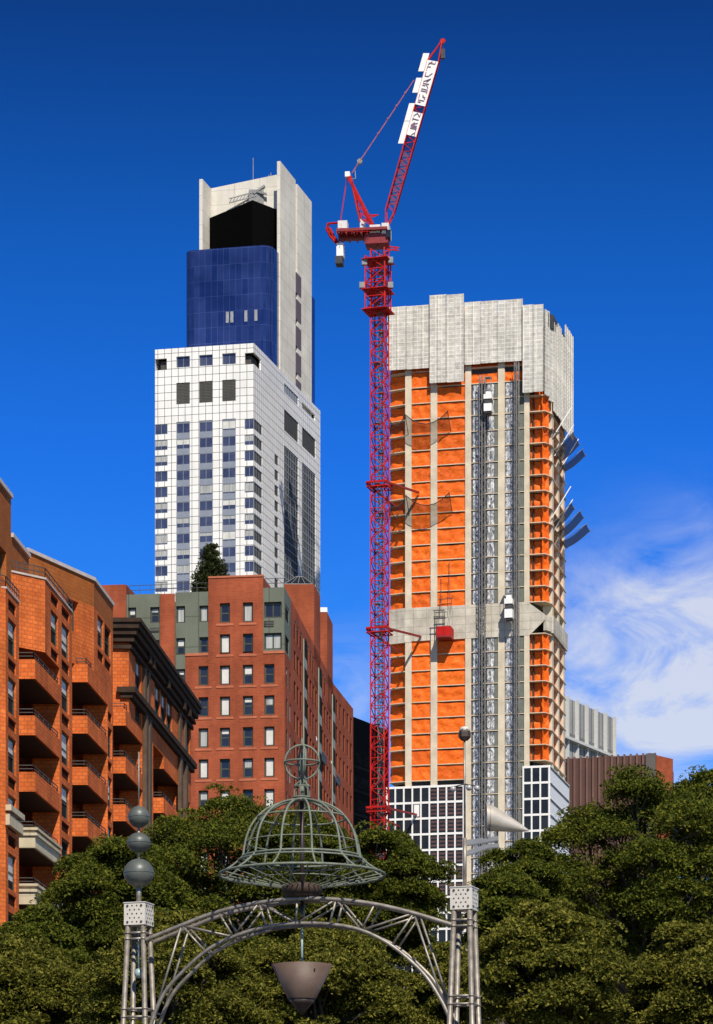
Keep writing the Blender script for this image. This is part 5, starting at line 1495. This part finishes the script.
    f.lathe((cx, cy, zc(783)), [(.03, -.05), (.07, -.02), (.07, .03), (.04, .05), (.03, .12)], 14); f.bar((cx, cy, zc(800)), (cx, cy, zc(777)), .045, 8)
    f.build('finial_cage', M['verdigris'], rt, rt)
    r = MB(); O = Vector((cx, cy, zc(762.3)))
    r.ring(O, px(17.2), .020, (1, 0, 0), (0, 0, 1), 44); r.ring(O, px(17.0), .018, (1, 0, 0), (0, 1, 0), 44); r.ring(O, px(16.8), .018, (sin(.22), -cos(.22), 0), (0, 0, 1), 44)
    r.bar(O-Vector((0, 0, px(17))), O+Vector((0, 0, px(24))), .014, 6); r.bar(O-Vector((0, 0, px(12))), O+Vector((0, 0, px(9))), .05, 8, r2=.03)
    r.build('armillary_ring', M['verdigris'], rt, rt)
    # hanging bowl
    m = MB(); m.bar((cx, cy, zc(900)), (cx, cy, zc(926)), .030, 8); m.build('hanger_rod', M['bowl_dark'], rt, rt)
    m = MB(); m.bar((cx, cy, zc(926)), (cx, cy, zc(970)), .022, 8); m.build('hanger_tube', M['ball_pale'], rt, rt)
    m = MB(); m.lathe((cx, cy, zc(999)), [(px(14), 0), (px(30.5), px(34)), (px(29.5), px(34)), (px(15), px(5))], 40, cap=False)
    m.lathe((cx, cy, zc(990)), [(px(17), 0), (.02, .01)], 24, cap=False); bw = m.build('hanging_bowl', M['bowl_brown'], rt, rt)
    m = MB(); m.lathe((cx, cy, zc(1015)), [(.01, 0), (px(3), px(3)), (px(10), px(11)), (px(13.6), px(15.8))], 30); m.build('bowl_tip', M['bowl_dark'], bw, rt)
    m = MB(); an = -radians(62); q = Vector((cx+px(27.4)*cos(an), cy+px(27.4)*sin(an), zc(971.5))); m.bar(q-Vector((cos(an), sin(an), -.49))*.005, q+Vector((cos(an), sin(an), -.49))*.012, .016, 8); m.build('bolt', M['steel_dark'], bw, rt)
    # ball mast
    ac, z1, z0, w = cL; c = F.xy(ac); Yl = c[1]; s = Yl/FPX
    m = MB(); m.bar((*c, z1), (*c, zz(884, Yl)), 2.7*s, 12); m.bar((*c, zz(884, Yl)), (*c, zz(806, Yl)), 1.5*s, 8); m.bar((*c, zz(806, Yl)), (*c, zz(752, Yl)), .75*s, 6)
    m.build('ball_mast', M['steel_brush'], rt, rt)
    for yc, rx, rz in ((817, 10.9, 10.9), (842.7, 11.8, 10.2), (873, 15.2, 14.3)):
        m = MB(); m.lathe((*c, zz(yc, Yl)), [(max(.004, rx*s*sin(pi*i/20)), -rz*s*cos(pi*i/20)) for i in range(21)], 36)
        m.ring((*c, zz(yc, Yl)), rx*s*1.0, .008, N=40, n=5)
        m.build('metal_ball', M['ball_grey'], rt, rt)
    m = MB(); m.bar((*c, z0), (*c, zz(970, Yl)), .018, 6); m.lathe((*c, zz(973.3, Yl)), [(max(.003, 4.6*s*sin(pi*i/14)), -5*s*cos(pi*i/14)) for i in range(15)], 20); m.build('pendulum', M['ball_pale'], rt, rt)
    # horn mast
    ac, z1, z0, w = cR; c = F.xy(ac); Yr = c[1]; s = Yr/FPX; px0 = 464.8
    A = lambda pxx, pyy, dy=0.0: Vector((kx(pxx)*Yr, Yr+dy, zz(pyy, Yr)))
    o = A(px0, 889); 
    m = MB(); m.bar(o, A(px0, 838), 1.9*s, 10); m.bar(A(px0, 838), A(px0-.3, 741), 1.15*s, 8); m.bar(o, A(px0, z0), .01, 4) if False else None
    m.build('horn_mast', M['steel_brush'], rt, rt)
    m = MB(); q = A(464.6, 740.5); hw = 6.2*s
    m.lathe(q, [(hw*.55, 0), (hw, .06), (hw, .14), (hw*.8, .2)], 6, smooth=False); bb = m.build('nest_box', M['rust_dark'], rt, rt)
    m = MB(); m.lathe(q+Vector((0, 0, .165)), [(hw*.9, .0), (hw*.7, .07), (hw*.1, .09)], 8); m.build('box_lid', M['box_metal'], bb, rt)
    for (bx, by, dy) in ((452.8, 790, -.1), (468.4, 790.6, -.3), (477.2, 787.3, .1)):
        m = MB(); m.bar(A(px0, 784), A(bx, by-2, dy), .012, 5); ar_ = m.build('lamp_arm', M['steel_dark'], rt, rt)
        m = MB(); C_ = A(bx, by, dy); m.lathe(C_, [(max(.003, 3*s*sin(pi*i/12)), -3*s*cos(pi*i/12)) for i in range(13)], 18); m.build('lamp_ball', M['chrome'], ar_, rt)
    # horn: a rolled cone lying on its side
    tip = A(529.5, 831); mouth = A(486.4, 817.5, -.02); ax = (tip-mouth); Lg = ax.length; ax.normalize()
    e1 = Vector((0, 0, 1)); e1 = (e1-ax*e1.dot(ax)).normalized(); e2 = ax.cross(e1)
    Rm = 13.6*s; N_ = 36; m = MB(); rings = []
    for i in range(13):
        t = i/12; rad = Rm*(1-t)**.85+.004; c_ = mouth+ax*Lg*t - e1*(Rm-rad)*.0
        # lower edge stays nearly level while the upper edge falls
        c_ = c_ - e1*0
        shear = -.16*Lg*(1-t)*.0
        rings.append([c_+e1*rad*cos(2*pi*k/N_)+e2*rad*sin(2*pi*k/N_) - (ax*(-.32*rad*cos(2*pi*k/N_)) if i == 0 else Vector()) * -1 * (1 if i == 0 else 0) for k in range(N_)])
    i0 = len(m.v)
    for r_ in rings: m.v += [tuple(x) for x in r_]
    for i in range(12):
        for k in range(N_):
            l = (k+1) % N_; m.f.append((i0+i*N_+k, i0+i*N_+l, i0+(i+1)*N_+l, i0+(i+1)*N_+k)); m.m.append(0); m.sm.append(True)
    m.path(rings[0], .010, 5, 0, True)
    horn = m.build('horn_cone', M['horn_metal'], rt, rt)
    m = MB(); m.poly([x+ax*.06 for x in rings[0]]); m.build('horn_throat', M['bowl_dark'], horn, rt)
    v = MB()
    for (p0, p1, w0, w1) in (((467, 843), (498.5, 838.5), 2.4, 1.7), ((467, 853.5), (488, 846.5), 2.0, 1.6), ((488, 846.5), (499, 845.5), 1.6, 1.4)):
        a_, b_ = A(*p0), A(*p1)
        v.quad(a_+Vector((0, -.02, w0*s)), a_+Vector((0, -.02, -w0*s)), b_+Vector((0, -.02, -w1*s)), b_+Vector((0, -.02, w1*s)))
        v.quad(a_+Vector((0, .02, -w0*s)), a_+Vector((0, .02, w0*s)), b_+Vector((0, .02, w1*s)), b_+Vector((0, .02, -w1*s)))
        for sg in (1, -1): v.bar(a_+Vector((0, 0, sg*w0*s)), b_+Vector((0, 0, sg*w1*s)), .02, 4)
    for q in ((474, 842), (482, 841), (490, 839.6)): v.bar(A(*q), A(q[0]+3, q[1]+8.5), .012, 4)
    v.bar(A(497.5, 846), A(497.5, 828), .016, 6)
    v.build('vane_arm', M['vane'], rt, rt)
M['rust_dark'] = plain('rust_dark', (.055, .035, .025), .7, var=.4, scale=6)
arch()

# ------------------------------------------------------------------ sky, sun, camera
SUN_EL, SUN_AZ = 46.0, 15.0            # azimuth: behind the camera, to its right
w = bpy.data.worlds.new('World'); SC.world = w; w.use_nodes = True
nt = w.node_tree; bg = nt.nodes['Background']
sky = N(nt, 'ShaderNodeTexSky'); sky.sky_type = 'NISHITA'; sky.sun_disc = False
sky.sun_elevation = radians(SUN_EL); sky.sun_rotation = radians(180-SUN_AZ)
sky.altitude = 0; sky.air_density = 1.0; sky.dust_density = 0.0; sky.ozone_density = 4.0
hs = N(nt, 'ShaderNodeHueSaturation'); hs.inputs['Saturation'].default_value = 1.3; hs.inputs['Value'].default_value = 2.0
nt.links.new(sky.outputs[0], hs.inputs['Color'])
tc = N(nt, 'ShaderNodeTexCoord'); sep = N(nt, 'ShaderNodeSeparateXYZ'); nt.links.new(tc.outputs['Generated'], sep.inputs[0])
# deeper, polarised blue towards the zenith
el = ramp(nt, sep.outputs['Z'], [(.0, (.95, .92, .85)), (.08, (.45, .62, .75)), (.165, (.155, .38, .66)), (.272, (.085, .29, .61)), (.33, (.065, .235, .46)), (.395, (.052, .125, .255)), (1, (.06, .10, .16))])
skyc = mulcol(nt, hs.outputs[0], el)
# cirrus: noise in direction space, gathered where the bank of cloud stands
mp = N(nt, 'ShaderNodeMapping'); mp.inputs['Scale'].default_value = (9, 9, 15); mp.inputs['Location'].default_value = (3.1, 0, .7); mp.inputs['Rotation'].default_value = (0, radians(-25), 0)
nt.links.new(tc.outputs['Generated'], mp.inputs['Vector'])
cn = noise(nt, mp.outputs[0], 2.3, 12, .63, .8)
def blob(px, py, sx, sz):
    u, v = kx(px), (HY-py)/FPX; l = sqrt(1+u*u+v*v)
    dx = mathn(nt, 'MULTIPLY', mathn(nt, 'SUBTRACT', sep.outputs['X'], u/l), 1/sx); dz = mathn(nt, 'MULTIPLY', mathn(nt, 'SUBTRACT', sep.outputs['Z'], v/l), 1/sz)
    r = mathn(nt, 'ADD', mathn(nt, 'MULTIPLY', dx, dx), mathn(nt, 'MULTIPLY', dz, dz))
    return mathn(nt, 'EXPONENT', mathn(nt, 'MULTIPLY', r, -1.0))
g = mathn(nt, 'ADD', blob(660, 690, .046, .032), mathn(nt, 'MULTIPLY', blob(720, 750, .05, .014), .35))
for (bx, by, sx, sz, k) in ((20, 285, .030, .008, .10), (345, 690, .02, .02), (690, 560, .030, .018), (610, 590, .03, .02), (640, 75, .03, .010, .06)) if False else ((5, 288, .016, .0035, .0), (345, 695, .018, .018, .38), (695, 590, .022, .018, .40), (610, 610, .025, .014, .22), (700, 520, .02, .012, .06)):
    g = mathn(nt, 'ADD', g, mathn(nt, 'MULTIPLY', blob(bx, by, sx, sz), k))
yp = N(nt, 'ShaderNodeMath', operation='GREATER_THAN'); nt.links.new(sep.outputs['Y'], yp.inputs[0]); yp.inputs[1].default_value = 0
cl = mathn(nt, 'MULTIPLY', mathn(nt, 'MULTIPLY', g, yp.outputs[0]), mathn(nt, 'MULTIPLY', mathn(nt, 'SUBTRACT', cn, .31), 3.3))
cm = N(nt, 'ShaderNodeClamp'); nt.links.new(cl, cm.inputs[0]); cm.inputs[2].default_value = .86
mx = N(nt, 'ShaderNodeMix', data_type='RGBA'); nt.links.new(cm.outputs[0], mx.inputs[0]); nt.links.new(skyc, mx.inputs[6]); mx.inputs[7].default_value = (6.2, 6.5, 7.3, 1)
nt.links.new(mx.outputs[2], bg.inputs['Color']); bg.inputs['Strength'].default_value = .1

ld = bpy.data.lights.new('Sun', 'SUN'); ld.energy = 4.9; ld.angle = radians(.5); ld.color = (1.0, .93, .82)
lo = bpy.data.objects.new('Sun', ld); COL.objects.link(lo)
to_sun = Vector((sin(radians(SUN_AZ))*cos(radians(SUN_EL)), -cos(radians(SUN_AZ))*cos(radians(SUN_EL)), sin(radians(SUN_EL))))
lo.rotation_euler = to_sun.to_track_quat('Z', 'Y').to_euler(); lo.location = (40, -40, 80)

cd = bpy.data.cameras.new('Camera'); cam = bpy.data.objects.new('Camera', cd); COL.objects.link(cam)
cd.sensor_fit = 'HORIZONTAL'; cd.sensor_width = 36; cd.lens = 36*FPX/713; cd.shift_x = 0; cd.shift_y = (HY-512)/713
cd.clip_start = .5; cd.clip_end = 12000
cam.location = (0, 0, EYE); cam.rotation_euler = (radians(90), 0, 0); SC.camera = cam

SC.view_settings.view_transform = 'Standard'; SC.view_settings.look = 'None'; SC.view_settings.exposure = .2; SC.view_settings.gamma = 1; SC.view_settings.use_curve_mapping = False
SC.cycles.max_bounces = 6; SC.cycles.transparent_max_bounces = 12
